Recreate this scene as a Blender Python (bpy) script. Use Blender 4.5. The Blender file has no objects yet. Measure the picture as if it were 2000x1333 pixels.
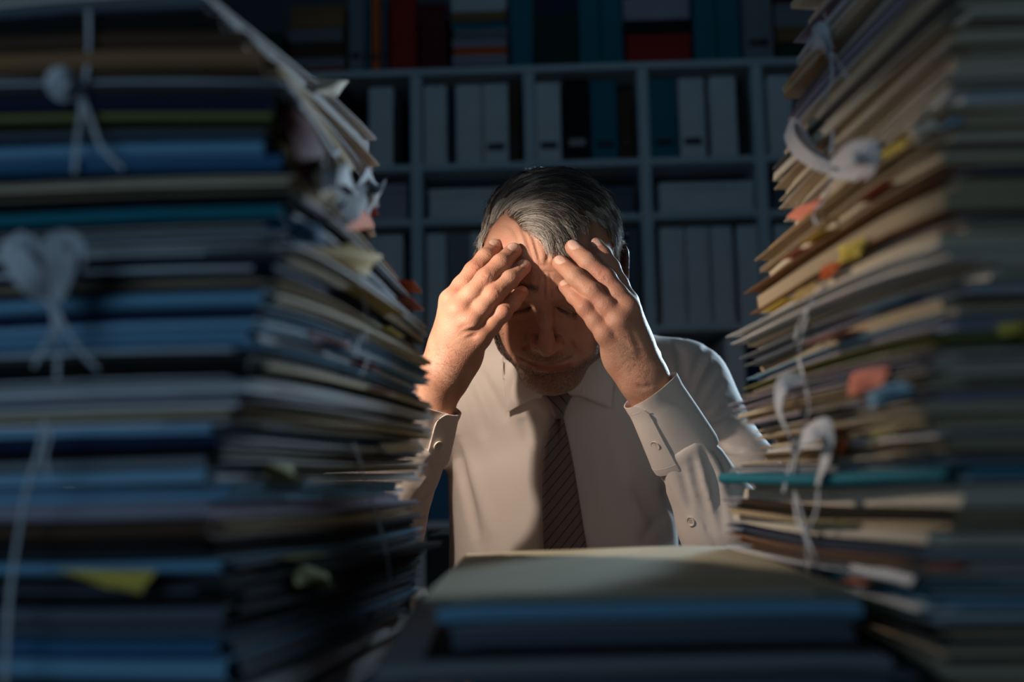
import bpy, bmesh, math, random
import numpy as np
from mathutils import Vector, Matrix, noise
random.seed(7)
S = bpy.context.scene
COL = S.collection
PI = math.pi

# ------------------------------------------------------------------ camera
CAM_Z, PITCH, ROLL, FPX = 0.94, math.atan(269 / 2000), math.radians(1.1), 2000.0
CAM = np.array([0.0, 0.0, CAM_Z])
_f = np.array([0, math.cos(PITCH), math.sin(PITCH)])
_u0 = np.array([0, -math.sin(PITCH), math.cos(PITCH)])
_r0 = np.array([1.0, 0, 0])
_r = _r0 * math.cos(ROLL) - _u0 * math.sin(ROLL)
_u = _u0 * math.cos(ROLL) + _r0 * math.sin(ROLL)


def ray(px, py):
    v = _f + _r * ((px - 1000) / FPX) + _u * ((666.5 - py) / FPX)
    return v / np.linalg.norm(v)


def P(px, py, y):
    """world point seen at a pixel, on the plane at distance y"""
    v = ray(px, py)
    return CAM + v * (y / v[1])


cam_data = bpy.data.cameras.new('camera')
cam = bpy.data.objects.new('camera', cam_data)
COL.objects.link(cam)
S.camera = cam
cam_data.sensor_width = 36.0
cam_data.lens = 36.0 * FPX / 2000.0
cam_data.clip_start = 0.02
cam.matrix_world = Matrix(((_r[0], _u[0], -_f[0], CAM[0]), (_r[1], _u[1], -_f[1], CAM[1]),
                           (_r[2], _u[2], -_f[2], CAM[2]), (0, 0, 0, 1)))
cam_data.dof.use_dof = True
cam_data.dof.focus_distance = 1.08
cam_data.dof.aperture_fstop = 2.8

S.view_settings.view_transform = 'Standard'
S.view_settings.look = 'None'
S.view_settings.gamma = 1.0
S.view_settings.exposure = 0.0
S.view_settings.use_curve_mapping = False
S.cycles.use_denoising = True
S.cycles.max_bounces = 6
S.cycles.diffuse_bounces = 3
S.cycles.glossy_bounces = 2
S.cycles.transmission_bounces = 2
S.cycles.transparent_max_bounces = 4
S.cycles.sample_clamp_indirect = 3.0
S.cycles.caustics_reflective = False
S.cycles.caustics_refractive = False


# ------------------------------------------------------------------ helpers
def srgb(r, g, b):
    def c(v):
        v /= 255.0
        return v / 12.92 if v <= 0.04045 else ((v + 0.055) / 1.055) ** 2.4
    return (c(r), c(g), c(b), 1.0)


def material(name, color, rough=0.6, bump=None, mottle=None, metal=0.0, spec=0.4, sheen=0.0, sss=0.0, emit=None):
    """principled material; mottle=(scale, amount) varies the colour, bump=(scale, strength, distance)"""
    m = bpy.data.materials.new(name)
    m.use_nodes = True
    nt = m.node_tree
    b = nt.nodes['Principled BSDF']
    b.inputs['Base Color'].default_value = color
    b.inputs['Roughness'].default_value = rough
    b.inputs['Metallic'].default_value = metal
    b.inputs['Specular IOR Level'].default_value = spec
    if sheen:
        b.inputs['Sheen Weight'].default_value = sheen
    if sss:
        b.inputs['Subsurface Weight'].default_value = sss
        b.inputs['Subsurface Radius'].default_value = (1.0, 0.35, 0.2)
        b.inputs['Subsurface Scale'].default_value = 0.006
    if emit:
        b.inputs['Emission Color'].default_value = emit[0]
        b.inputs['Emission Strength'].default_value = emit[1]
    tc = nt.nodes.new('ShaderNodeTexCoord')
    if mottle:
        n = nt.nodes.new('ShaderNodeTexNoise')
        n.inputs['Scale'].default_value = mottle[0]
        n.inputs['Detail'].default_value = 3
        nt.links.new(tc.outputs['Object'], n.inputs['Vector'])
        mx = nt.nodes.new('ShaderNodeMix'); mx.data_type = 'RGBA'
        a = mottle[1]
        mx.inputs['A'].default_value = tuple(c * (1 - a) for c in color[:3]) + (1,)
        mx.inputs['B'].default_value = tuple(min(1, c * (1 + a)) for c in color[:3]) + (1,)
        nt.links.new(n.outputs['Fac'], mx.inputs['Factor'])
        nt.links.new(mx.outputs['Result'], b.inputs['Base Color'])
    if bump:
        n = nt.nodes.new('ShaderNodeTexNoise')
        n.inputs['Scale'].default_value = bump[0]
        n.inputs['Detail'].default_value = 4
        nt.links.new(tc.outputs['Object'], n.inputs['Vector'])
        bp = nt.nodes.new('ShaderNodeBump')
        bp.inputs['Strength'].default_value = bump[1]
        bp.inputs['Distance'].default_value = bump[2]
        nt.links.new(n.outputs['Fac'], bp.inputs['Height'])
        nt.links.new(bp.outputs['Normal'], b.inputs['Normal'])
    return m


def tag(o, label=None, cat=None, group=None, kind=None):
    if label: o['label'] = label
    if cat: o['category'] = cat
    if group: o['group'] = group
    if kind: o['kind'] = kind
    return o


def empty(name, loc=(0, 0, 0), rz=0.0):
    o = bpy.data.objects.new(name, None)
    o.empty_display_size = 0.05
    COL.objects.link(o)
    o.location = loc
    o.rotation_euler = (0, 0, rz)
    return o


def mesh_obj(name, verts, faces, mat, parent=None, smooth=True, sharp=None):
    me = bpy.data.meshes.new(name)
    me.from_pydata([tuple(map(float, v)) for v in verts], [], [tuple(map(int, f)) for f in faces])
    me.update()
    if mat is not None:
        for m_ in (mat if isinstance(mat, (list, tuple)) else [mat]):
            me.materials.append(m_)
    if smooth:
        me.polygons.foreach_set('use_smooth', [True] * len(me.polygons))
        if sharp is not None:
            me.set_sharp_from_angle(angle=math.radians(sharp))
    o = bpy.data.objects.new(name, me)
    COL.objects.link(o)
    if parent is not None:
        o.parent = parent
    return o


class MB:
    """collects shapes into one mesh"""
    def __init__(s):
        s.v, s.f = [], []

    def add(s, v, f):
        b = len(s.v)
        s.v += [tuple(p) for p in v]
        s.f += [tuple(i + b for i in q) for q in f]
        return s

    def box(s, lo, hi, bev=0.0):
        x0, y0, z0 = lo; x1, y1, z1 = hi
        if bev <= 0:
            v = [(x0, y0, z0), (x1, y0, z0), (x1, y1, z0), (x0, y1, z0), (x0, y0, z1), (x1, y0, z1), (x1, y1, z1), (x0, y1, z1)]
            return s.add(v, [(0, 3, 2, 1), (4, 5, 6, 7), (0, 1, 5, 4), (1, 2, 6, 5), (2, 3, 7, 6), (3, 0, 4, 7)])
        bm = bmesh.new()
        bmesh.ops.create_cube(bm, size=1)
        for q in bm.verts:
            q.co = Vector(((x0 + x1) / 2 + q.co.x * (x1 - x0), (y0 + y1) / 2 + q.co.y * (y1 - y0), (z0 + z1) / 2 + q.co.z * (z1 - z0)))
        bmesh.ops.bevel(bm, geom=bm.edges[:], offset=bev, segments=2, affect='EDGES', profile=0.6)
        bm.verts.index_update()
        v = [tuple(q.co) for q in bm.verts]
        f = [tuple(q.index for q in p.verts) for p in bm.faces]
        bm.free()
        return s.add(v, f)

    def lathe(s, prof, n=32, origin=(0, 0, 0), M=None, cap=True):
        v, f = [], []
        for r, z in prof:
            for i in range(n):
                a = 2 * PI * i / n
                p = Vector((r * math.cos(a), r * math.sin(a), z))
                if M is not None: p = M @ p
                v.append(tuple(p + Vector(origin)))
        for j in range(len(prof) - 1):
            for i in range(n):
                k = (i + 1) % n
                f.append((j * n + i, j * n + k, (j + 1) * n + k, (j + 1) * n + i))
        if cap:
            f.append(tuple(reversed(range(n))))
            f.append(tuple(range((len(prof) - 1) * n, len(prof) * n)))
        return s.add(v, f)

    def tube(s, pts, rad, n=10, cap=True):
        pts = [Vector(p) for p in pts]
        rr = rad if isinstance(rad, (list, tuple)) else [rad] * len(pts)
        v, f = [], []
        up = Vector((0, 0, 1))
        t0 = (pts[1] - pts[0]).normalized()
        a = up.cross(t0)
        if a.length < 1e-3: a = Vector((1, 0, 0)).cross(t0)
        a.normalize()
        for i, p in enumerate(pts):
            t = (pts[min(i + 1, len(pts) - 1)] - pts[max(i - 1, 0)]).normalized()
            a = (a - t * a.dot(t)).normalized()
            b = t.cross(a)
            for k in range(n):
                th = 2 * PI * k / n
                v.append(tuple(p + (a * math.cos(th) + b * math.sin(th)) * rr[i]))
        for i in range(len(pts) - 1):
            for k in range(n):
                k2 = (k + 1) % n
                f.append((i * n + k, i * n + k2, (i + 1) * n + k2, (i + 1) * n + k))
        if cap:
            f.append(tuple(reversed(range(n))))
            f.append(tuple(range((len(pts) - 1) * n, len(pts) * n)))
        return s.add(v, f)

    def ribbon(s, pts, sides, widths, thick):
        """flat band along pts; sides gives the width direction at each point"""
        pts = [Vector(p) for p in pts]
        v, f = [], []
        for i, p in enumerate(pts):
            t = (pts[min(i + 1, len(pts) - 1)] - pts[max(i - 1, 0)]).normalized()
            w = Vector(sides[i] if isinstance(sides, list) else sides)
            w = (w - t * w.dot(t)).normalized()
            n = t.cross(w)
            h = (widths[i] if isinstance(widths, (list, tuple)) else widths) / 2
            for sw, sn in ((-1, -1), (-.35, -1.25), (.35, -1.25), (1, -1), (1, 1), (.35, .75), (-.35, .75), (-1, 1)):
                v.append(tuple(p + w * h * sw + n * thick / 2 * sn))
        m = 8
        for i in range(len(pts) - 1):
            for k in range(m):
                k2 = (k + 1) % m
                f.append((i * m + k, i * m + k2, (i + 1) * m + k2, (i + 1) * m + k))
        f.append(tuple(reversed(range(m))))
        f.append(tuple(range((len(pts) - 1) * m, len(pts) * m)))
        return s.add(v, f)

    def build(s, name, mat, parent=None, smooth=True, sharp=35):
        return mesh_obj(name, s.v, s.f, mat, parent, smooth, sharp)


def catmull(pts, n):
    """smooth curve through points, n samples per span"""
    pts = [np.asarray(p, float) for p in pts]
    q = [2 * pts[0] - pts[1]] + pts + [2 * pts[-1] - pts[-2]]
    out = []
    for i in range(1, len(q) - 2):
        for k in range(n):
            t = k / n
            out.append(0.5 * ((2 * q[i]) + (-q[i - 1] + q[i + 1]) * t + (2 * q[i - 1] - 5 * q[i] + 4 * q[i + 1] - q[i + 2]) * t ** 2
                              + (-q[i - 1] + 3 * q[i] - 3 * q[i + 1] + q[i + 2]) * t ** 3))
    out.append(q[-2])
    return out
# ------------------------------------------------------------------ implicit-surface modelling (for the figure)
def smin(a, b, k):
    if k <= 0: return np.minimum(a, b)
    h = np.maximum(k - np.abs(a - b), 0) / k
    return np.minimum(a, b) - h * h * (k * 0.25)


class Field:
    """signed distance samples on a rectilinear grid"""
    def __init__(s, gx, gy, gz, frame=None):
        s.g = [np.asarray(a, np.float32) for a in (gx, gy, gz)]
        s.D = np.full(tuple(len(a) for a in s.g), 0.05, np.float32)
        s.R, s.o = (np.eye(3), np.zeros(3)) if frame is None else frame     # local -> world: o + R p

    def sl(s, lo, hi):
        out = []
        for k in range(3):
            a = max(0, int(np.searchsorted(s.g[k], lo[k])) - 1)
            b = min(len(s.g[k]), int(np.searchsorted(s.g[k], hi[k])) + 1)
            if b <= a: return None
            out.append(slice(a, b))
        return tuple(out)

    def w(s, p):
        return s.o + s.R @ np.asarray(p, float)

    def coords(s, c, ext):
        """slice around local centre c with local half-extents ext, and the local coordinates there"""
        cw = s.w(c)
        e = np.abs(s.R) @ np.asarray(ext, float)
        sl = s.sl(cw - e, cw + e)
        if sl is None: return None, None
        X = s.g[0][sl[0]][:, None, None] - np.float32(s.o[0])
        Y = s.g[1][sl[1]][None, :, None] - np.float32(s.o[1])
        Z = s.g[2][sl[2]][None, None, :] - np.float32(s.o[2])
        Rt = s.R.T.astype(np.float32)
        return sl, [Rt[i, 0] * X + Rt[i, 1] * Y + Rt[i, 2] * Z for i in range(3)]

    def _apply(s, sl, d, k, sub):
        if sub: s.D[sl] = -smin(-s.D[sl], d, k)
        else: s.D[sl] = smin(s.D[sl], d, k)

    def ell(s, c, r, k=0.01, sub=False, rot=None):
        c = np.asarray(c, float); r = np.asarray(r, float)
        m = k + 0.006
        sl, p = s.coords(c, [max(r) + m] * 3 if rot is not None else r + m)
        if sl is None: return
        q = [p[i] - np.float32(c[i]) for i in range(3)]
        if rot is not None:
            M = np.asarray(rot, np.float32)
            q = [M[0, i] * q[0] + M[1, i] * q[1] + M[2, i] * q[2] for i in range(3)]
        k0 = np.sqrt(sum((q[i] / np.float32(r[i])) ** 2 for i in range(3))) + 1e-6
        k1 = np.sqrt(sum((q[i] / np.float32(r[i] ** 2)) ** 2 for i in range(3))) + 1e-6
        s._apply(sl, k0 * (k0 - 1) / k1, k, sub)

    def both(s, c, r, k=0.01, sub=False, rot=None):
        s.ell(c, r, k, sub, rot)
        c2 = (-c[0], c[1], c[2])
        r2 = None
        if rot is not None:
            M = np.diag([-1., 1, 1]); r2 = M @ np.asarray(rot) @ M
        s.ell(c2, r, k, sub, r2)

    def cone(s, a, b, ra, rb, k=0.01, sub=False):
        a = np.asarray(a, float); b = np.asarray(b, float)
        m = max(ra, rb) + k + 0.006
        sl, p = s.coords((a + b) / 2, np.abs(b - a) / 2 + m)
        if sl is None: return
        ab = b - a; L2 = float(ab @ ab) + 1e-12
        q = [p[i] - np.float32(a[i]) for i in range(3)]
        t = np.clip((q[0] * np.float32(ab[0]) + q[1] * np.float32(ab[1]) + q[2] * np.float32(ab[2])) / np.float32(L2), 0, 1)
        d = np.sqrt(sum((q[i] - t * np.float32(ab[i])) ** 2 for i in range(3))) - (ra + (rb - ra) * t)
        s._apply(sl, d.astype(np.float32), k, sub)

    def chain(s, pts, rad, k=0.01, sub=False):
        for i in range(len(pts) - 1):
            s.cone(pts[i], pts[i + 1], rad[i], rad[i + 1], k, sub)

    def groove(s, pts, width, depth, taper=True, squash=None):
        """carve (depth > 0) or raise (depth < 0) along a polyline"""
        pts = [np.asarray(p, float) for p in pts]
        lo = np.min(pts, axis=0); hi = np.max(pts, axis=0)
        m = 3 * width
        sl, p = s.coords((lo + hi) / 2, (hi - lo) / 2 + m)
        if sl is None: return
        best = None
        n = len(pts) - 1
        for i in range(n):
            a, b = pts[i], pts[i + 1]
            ab = b - a; L2 = float(ab @ ab) + 1e-12
            q = [p[j] - np.float32(a[j]) for j in range(3)]
            t = np.clip(sum(q[j] * np.float32(ab[j]) for j in range(3)) / np.float32(L2), 0, 1)
            d2 = sum((q[j] - t * np.float32(ab[j])) ** 2 for j in range(3))
            if best is None:
                best = d2; tt = (i + t) / n
            else:
                w_ = d2 < best
                best = np.where(w_, d2, best); tt = np.where(w_, (i + t) / n, tt)
        amp = np.float32(depth) * np.exp(-best / np.float32(width ** 2))
        if taper: amp = amp * np.clip(np.sin(PI * np.clip(tt, 0.02, 0.98)), 0, 1) ** .7
        s.D[sl] += amp.astype(np.float32)

    def bump(s, c, r, h):
        """raise (h > 0) a gaussian mound with radii r"""
        c = np.asarray(c, float); r = np.asarray(r, float) if np.ndim(r) else np.array([r] * 3, float)
        sl, p = s.coords(c, r * 2.6)
        if sl is None: return
        e = sum(((p[i] - np.float32(c[i])) / np.float32(r[i])) ** 2 for i in range(3))
        s.D[sl] -= (np.float32(h) * np.exp(-e)).astype(np.float32)

    def merge(s, o, k):
        s.D = smin(s.D, o.D, k).astype(np.float32)

    def sample(s, pts):
        """trilinear distance at world points (n x 3)"""
        pts = np.atleast_2d(pts)
        idx, fr = [], []
        for k in range(3):
            i = np.clip(np.searchsorted(s.g[k], pts[:, k]) - 1, 0, len(s.g[k]) - 2)
            idx.append(i)
            fr.append(np.clip((pts[:, k] - s.g[k][i]) / (s.g[k][i + 1] - s.g[k][i]), 0, 1))
        out = 0
        for a in (0, 1):
            for b in (0, 1):
                for c in (0, 1):
                    wgt = (fr[0] if a else 1 - fr[0]) * (fr[1] if b else 1 - fr[1]) * (fr[2] if c else 1 - fr[2])
                    out = out + wgt * s.D[idx[0] + a, idx[1] + b, idx[2] + c]
        return out

    def grad(s, pts, e=0.0025):
        g = np.stack([s.sample(pts + np.eye(3)[k] * e) - s.sample(pts - np.eye(3)[k] * e) for k in range(3)], axis=1)
        return g / (np.linalg.norm(g, axis=1, keepdims=True) + 1e-9)

    def hit(s, px, py, y0=0.9, y1=1.4):
        """first surface point seen at a pixel"""
        v = ray(px, py)
        t = np.linspace(y0 / v[1], y1 / v[1], 1200)
        pts = CAM + t[:, None] * v
        d = s.sample(pts)
        i = np.nonzero(d < 0)[0]
        if len(i) == 0:
            i = [int(np.argmin(d))]
        return pts[i[0]]

    def surface(s):
        """surface nets: (vertices, quads)"""
        D = s.D
        neg = D < 0
        n8 = np.zeros(tuple(k - 1 for k in D.shape), np.int8)
        for a in (0, 1):
            for b in (0, 1):
                for c in (0, 1):
                    n8 += neg[a:D.shape[0] - 1 + a, b:D.shape[1] - 1 + b, c:D.shape[2] - 1 + c]
        I, J, K = np.nonzero((n8 > 0) & (n8 < 8))
        vid = np.full(n8.shape, -1, np.int32)
        vid[I, J, K] = np.arange(len(I))
        acc = np.zeros((len(I), 3)); cnt = np.zeros(len(I))
        C = [(a, b, c) for a in (0, 1) for b in (0, 1) for c in (0, 1)]
        val = {q: D[I + q[0], J + q[1], K + q[2]].astype(np.float64) for q in C}
        for ax in range(3):
            for q in C:
                if q[ax]: continue
                r = list(q); r[ax] = 1; r = tuple(r)
                va, vb = val[q], val[r]
                m = (va < 0) != (vb < 0)
                t = np.where(m, va / np.where(m, va - vb, 1), 0)
                pos = np.array(q, float)[None, :] + np.zeros((len(I), 3))
                pos[:, ax] = t
                acc += np.where(m[:, None], pos, 0); cnt += m
        fr = acc / cnt[:, None]
        V = np.empty_like(fr)
        for ax, ii in enumerate((I, J, K)):
            g = s.g[ax].astype(np.float64)
            V[:, ax] = g[ii] + fr[:, ax] * (g[ii + 1] - g[ii])
        quads = []
        for ax in range(3):
            a = [slice(None)] * 3; b = [slice(None)] * 3
            a[ax] = slice(0, -1); b[ax] = slice(1, None)
            s1, s2 = neg[tuple(a)], neg[tuple(b)]
            u, w_ = [(1, 2), (2, 0), (0, 1)][ax]
            for flip, m in ((False, s1 & ~s2), (True, ~s1 & s2)):
                e = list(np.nonzero(m))
                ok = (e[u] > 0) & (e[w_] > 0) & (e[u] < D.shape[u] - 1) & (e[w_] < D.shape[w_] - 1)
                e = [x[ok] for x in e]
                def at(du, dw):
                    q = [x.copy() for x in e]
                    q[u] -= du; q[w_] -= dw
                    return vid[q[0], q[1], q[2]]
                Q = np.stack([at(1, 1), at(0, 1), at(0, 0), at(1, 0)], axis=1)
                quads.append(Q[:, ::-1] if flip else Q)
        return V, np.concatenate(quads)


def np_mesh(name, V, Q, mat, parent=None, relax=0):
    if relax:
        for _ in range(relax):
            acc = np.zeros_like(V); cnt = np.zeros(len(V))
            for i in range(4):
                a, b = Q[:, i], Q[:, (i + 1) % 4]
                for k in range(3):
                    acc[:, k] += np.bincount(a, V[b, k], len(V)) + np.bincount(b, V[a, k], len(V))
                cnt += np.bincount(a, minlength=len(V)) + np.bincount(b, minlength=len(V))
            V = V * 0.65 + 0.35 * acc / np.maximum(cnt, 1)[:, None]
    me = bpy.data.meshes.new(name)
    me.vertices.add(len(V)); me.vertices.foreach_set('co', V.astype(np.float32).ravel())
    me.loops.add(Q.size); me.loops.foreach_set('vertex_index', Q.astype(np.int32).ravel())
    me.polygons.add(len(Q))
    me.polygons.foreach_set('loop_start', np.arange(0, Q.size, 4, dtype=np.int32))
    me.update(calc_edges=True)
    me.validate()
    me.polygons.foreach_set('use_smooth', np.ones(len(me.polygons), bool))
    for m_ in (mat if isinstance(mat, (list, tuple)) else [mat]):
        me.materials.append(m_)
    o = bpy.data.objects.new(name, me)
    COL.objects.link(o)
    if parent is not None: o.parent = parent
    return o


def axis(*parts):
    """grid coordinates from (start, stop, step) runs"""
    out = []
    for a, b, st in parts:
        out.append(np.arange(a, b - st * 0.5, st))
    return np.concatenate(out + [[parts[-1][1]]])


def rot_xyz(rx, ry, rz):
    cx, sx, cy, sy, cz, sz = math.cos(rx), math.sin(rx), math.cos(ry), math.sin(ry), math.cos(rz), math.sin(rz)
    Rx = np.array([[1, 0, 0], [0, cx, -sx], [0, sx, cx]])
    Ry = np.array([[cy, 0, sy], [0, 1, 0], [-sy, 0, cy]])
    Rz = np.array([[cz, -sz, 0], [sz, cz, 0], [0, 0, 1]])
    return Rz @ Ry @ Rx
# ------------------------------------------------------------------ the man
import time as _t
_t0 = _t.time()
TH, YAW, RL = math.radians(37), math.radians(-7), math.radians(1.5)
HR = rot_xyz(0, 0, YAW) @ rot_xyz(TH, 0, 0) @ rot_xyz(0, RL, 0)
EYE_L = np.array([0, -0.085, -0.006])
HO = P(1068, 604, 1.086) - HR @ EYE_L
HF = (HR, HO)

gx = axis((-0.42, -0.13, 0.004), (-0.13, 0.215, 0.0013), (0.215, 0.42, 0.004))
gy = axis((0.93, 0.985, 0.003), (0.985, 1.135, 0.0013), (1.135, 1.27, 0.0024), (1.27, 1.52, 0.006))
gz = axis((0.72, 0.93, 0.005), (0.93, 1.20, 0.0013), (1.20, 1.30, 0.0018))

# ---- head
H = Field(gx, gy, gz, HF)
H.ell((0, .014, .026), (.0775, .096, .079), 0)                 # cranium
H.ell((0, -.036, .034), (.060, .061, .056), .03)               # forehead
H.ell((0, -.034, -.026), (.0610, .056, .062), .03)             # mid face
H.ell((0, -.022, -.066), (.0585, .062, .042), .03)             # jaw
H.ell((0, -.064, -.101), (.0330, .026, .023), .028)            # chin
H.both((.046, -.014, -.070), (.014, .032, .022), .03)          # jaw angle
H.both((.043, -.060, -.026), (.020, .020, .017), .022)         # cheek bone
H.both((.036, -.070, -.052), (.016, .016, .020), .02)          # cheek
H.cone((-.012, -.0885, .016), (.012, -.0885, .016), .010, .010, .012)
for sx in (-1, 1):
    H.chain([(sx * .010, -.0885, .015), (sx * .030, -.0875, .019), (sx * .050, -.070, .013)], [.0095, .0095, .008], .012)   # brow ridge
H.both((.0315, -.103, -.004), (.0175, .019, .0125), .014, sub=True)     # sockets
H.both((.0145, -.104, -.006), (.007, .012, .013), .010, sub=True)
H.both((.0315, -.0765, -.0045), (.0150, .0130, .0128), .006)            # lids over the eyes
# nose
H.chain([(0, -.0885, .010), (0, -.0985, -.012), (0, -.108, -.030), (0, -.1130, -.0390)], [.0058, .0052, .0066, .0084], .009)
H.both((.0050, -.1090, -.0405), (.0058, .0068, .0058), .005)
H.both((.0125, -.1000, -.0395), (.0055, .0100, .0070), .004)            # wings
H.cone((0, -.105, -.0455), (0, -.097, -.0490), .0045, .0045, .006)      # septum
H.both((.0075, -.1020, -.0480), (.0034, .0055, .0030), .003, sub=True)  # nostrils
# mouth
H.ell((0, -.0745, -.0640), (.034, .0250, .026), .02)
H.ell((0, -.0930, -.0585), (.017, .0075, .009), .012)
for sx in (-1, 1):
    H.chain([(0, -.0985, -.0625), (sx * .012, -.0970, -.0622), (sx * .0255, -.0880, -.0650)], [.0042, .0038, .0020], .006)
    H.chain([(0, -.0965, -.0705), (sx * .011, -.0950, -.0700), (sx * .0240, -.0870, -.0665)], [.0050, .0042, .0020], .006)
H.groove([(-.014, -.094, -.0835), (0, -.096, -.0850), (.014, -.094, -.0835)], .0062, .0034)        # under the lower lip
H.groove([(0, -.1045, -.0520), (0, -.1035, -.0590)], .0024, .0014)
for sx in (-1, 1):
    H.groove([(sx * .0165, -.1005, -.0345), (sx * .0230, -.0930, -.0430), (sx * .0300, -.0860, -.0560), (sx * .0335, -.0800, -.0680)], .0036, .0026)
    # ear
    e = (sx * .0825, .012, -.004)
    H.ell(e, (.0065, .0170, .0300), .004, rot=rot_xyz(.2, 0, sx * .35))
    H.ell((sx * .0900, .006, -.002), (.0050, .0090, .0180), .004, sub=True, rot=rot_xyz(.2, 0, sx * .35))
# neck and trunk
W = HR.T  # world to local directions
def hl(p): return W @ (np.asarray(p, float) - HO)
B = Field(gx, gy, gz)
NK = np.array([.052, 1.292, 1.055])
B.chain([tuple(HO + HR @ np.array([0, .030, -.040])), (.050, 1.235, 1.112), tuple(NK)], [.055, .056, .066], .02)
SHR, SHL = np.array([.224, 1.325, 1.050]), np.array([-.125, 1.325, 1.035])
B.ell((.060, 1.345, .930), (.132, .088, .165), .03)
B.ell((.060, 1.350, .790), (.125, .090, .130), .04)
B.chain([tuple(SHL + [.03, .01, .0]), (.055, 1.315, 1.050), tuple(SHR + [-.03, .01, .0])], [.044, .054, .044], .04)
EBR, EBL = P(1495, 1160, 1.085), P(662, 1150, 1.085)
EBR[2] = EBL[2] = .807

# ---- hands: finger joints as pixel + distance, tips rest on the forehead
HS = Field(gx, gy, gz); HS.D = H.D.copy()


def touch(px, py, r, lift=0.0):
    p = HS.hit(px, py)
    v = ray(px, py)
    return p - v * (r * 0.88 + lift)


def hand(name, fingers, wrist, elbow, thumb, palm_extra):
    F = Field(gx, gy, gz)
    tips = []
    knk = []
    allf = None
    for (mcp, pip, tip, rad) in fingers:
        A = P(*mcp); Bp = P(*pip)
        T = touch(tip[0], tip[1], rad[3], tip[2] if len(tip) > 2 else 0)
        # last joint: between middle joint and tip, arched towards the viewer
        Dj = Bp * .47 + T * .53
        back = CAM - Dj; back /= np.linalg.norm(back)
        Dj = Dj + back * .0050
        G = Field(gx, gy, gz)
        mid1 = A * .5 + Bp * .5
        G.chain([A, mid1, Bp, Dj, T], [rad[0], (rad[0] + rad[1]) / 2 - .0002, rad[1], rad[2], rad[3]], .004)
        back = CAM - Bp; back /= np.linalg.norm(back)
        ax = (T - Bp) / np.linalg.norm(T - Bp)
        side = np.cross(ax, back); side /= np.linalg.norm(side)
        back2 = np.cross(side, ax)
        # knuckle skin folds on the middle joint
        for q in (-.0042, -.0015, .0013, .0040):
            c = Bp + (Bp - A) / np.linalg.norm(Bp - A) * q + back2 * (rad[1] + .0002)
            G.groove([c - side * .0052 - ax * .0010, c, c + side * .0052 - ax * .0010], .0011, .0013)
        for q in (-.002, .0012):
            c = Dj + ax * q + back2 * (rad[2] + .0002)
            G.groove([c - side * .004, c, c + side * .004], .0009, .0006)
        G.bump(Bp + back2 * rad[1] * .6, .0075, .0007)
        # nail plate, turned a little towards the thumb side
        ax0, side0, back0 = ax, side, back2
        ax = (T - Dj) / np.linalg.norm(T - Dj)
        side = np.cross(ax, back); side /= np.linalg.norm(side)
        back2 = np.cross(side, ax)
        sg_ = 1 if side @ _u > 0 else -1
        back2, side = back2 * math.cos(.42) + side * sg_ * math.sin(.42), side * math.cos(.42) - back2 * sg_ * math.sin(.42)
        nc = T - ax * .0035 + back2 * (rad[3] - .0008)
        nr = rot_from(side, ax, back2)
        rim = []
        for a in np.linspace(-.5, PI + .5, 11):
            rim.append(nc + side * math.cos(a) * rad[3] * .66 - ax * math.sin(a) * rad[3] * .95 - back2 * (abs(math.cos(a)) * rad[3] * .26 - .0006))
        G.groove(rim, .0009, .0007, taper=False)
        G.ell(nc - back2 * .0016 + ax * .0006, (rad[3] * .66, rad[3] * .95, .0024), .0005, rot=nr)
        tips.append((nc, side, ax, back2, rad[3]))
        knk.append((A, back0, rad[0]))
        if allf is None: allf = G
        else: allf.merge(G, 0.0022)
    Wr = P(*wrist)
    for (mcp, _, _, rad) in fingers:
        A = P(*mcp)
        F.cone(Wr * .75 + A * .25, A, .0150, rad[0] + .0010, .012)
    for (c, r) in palm_extra:
        F.ell(P(*c), r, .014)
    F.merge(allf, .0045)
    for i, (A, b2, r) in enumerate(knk):
        F.bump(A + b2 * r * .8, .0075, .0016)
        if i + 1 < len(knk):
            A2 = knk[i + 1][0]
            m_ = (A + A2) / 2 + b2 * (r + .001)
            e = m_ * .62 + (Wr + b2 * .012) * .38
            F.groove([m_, m_ * .5 + e * .5, e], .0042, .0013)
    # forearm
    d = (elbow - Wr)
    F.chain([Wr, Wr + d * .12, Wr + d * .45, Wr + d], [.0230, .0215, .0235, .0280], .02)
    T = Field(gx, gy, gz)
    tp = [P(*q) for q in thumb]
    T.chain(tp, [.016, .0125, .0115, .0085], .008)
    F.merge(T, .006)
    return F, tips


def rot_from(x, y, z):
    return np.stack([x, y, z], axis=1)


RI = [.0107, .0098, .0092, .0084]
# his right hand (lamp side)
FA = [((880, 588, 1.022), (925, 530, 1.036), (966, 482), RI),
      ((894, 610, 1.010), (948, 545, 1.018), (1003, 490), [.0112, .0102, .0095, .0086]),
      ((916, 634, 1.006), (963, 577, 1.013), (1022, 522), [.0108, .0098, .0091, .0083]),
      ((937, 662, 1.010), (981, 612, 1.014), (1019, 572), [.0098, .0087, .0080, .0073])]
HA, tipsA = hand('a', FA, (858, 752, 1.028), EBL,
                 [(862, 700, 1.045), (890, 650, 1.072), (918, 600, 1.095), (942, 560, 1.108)],
                 [((888, 690, 1.030), (.026, .016, .030)), ((908, 680, 1.028), (.015, .014, .022))])
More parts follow.
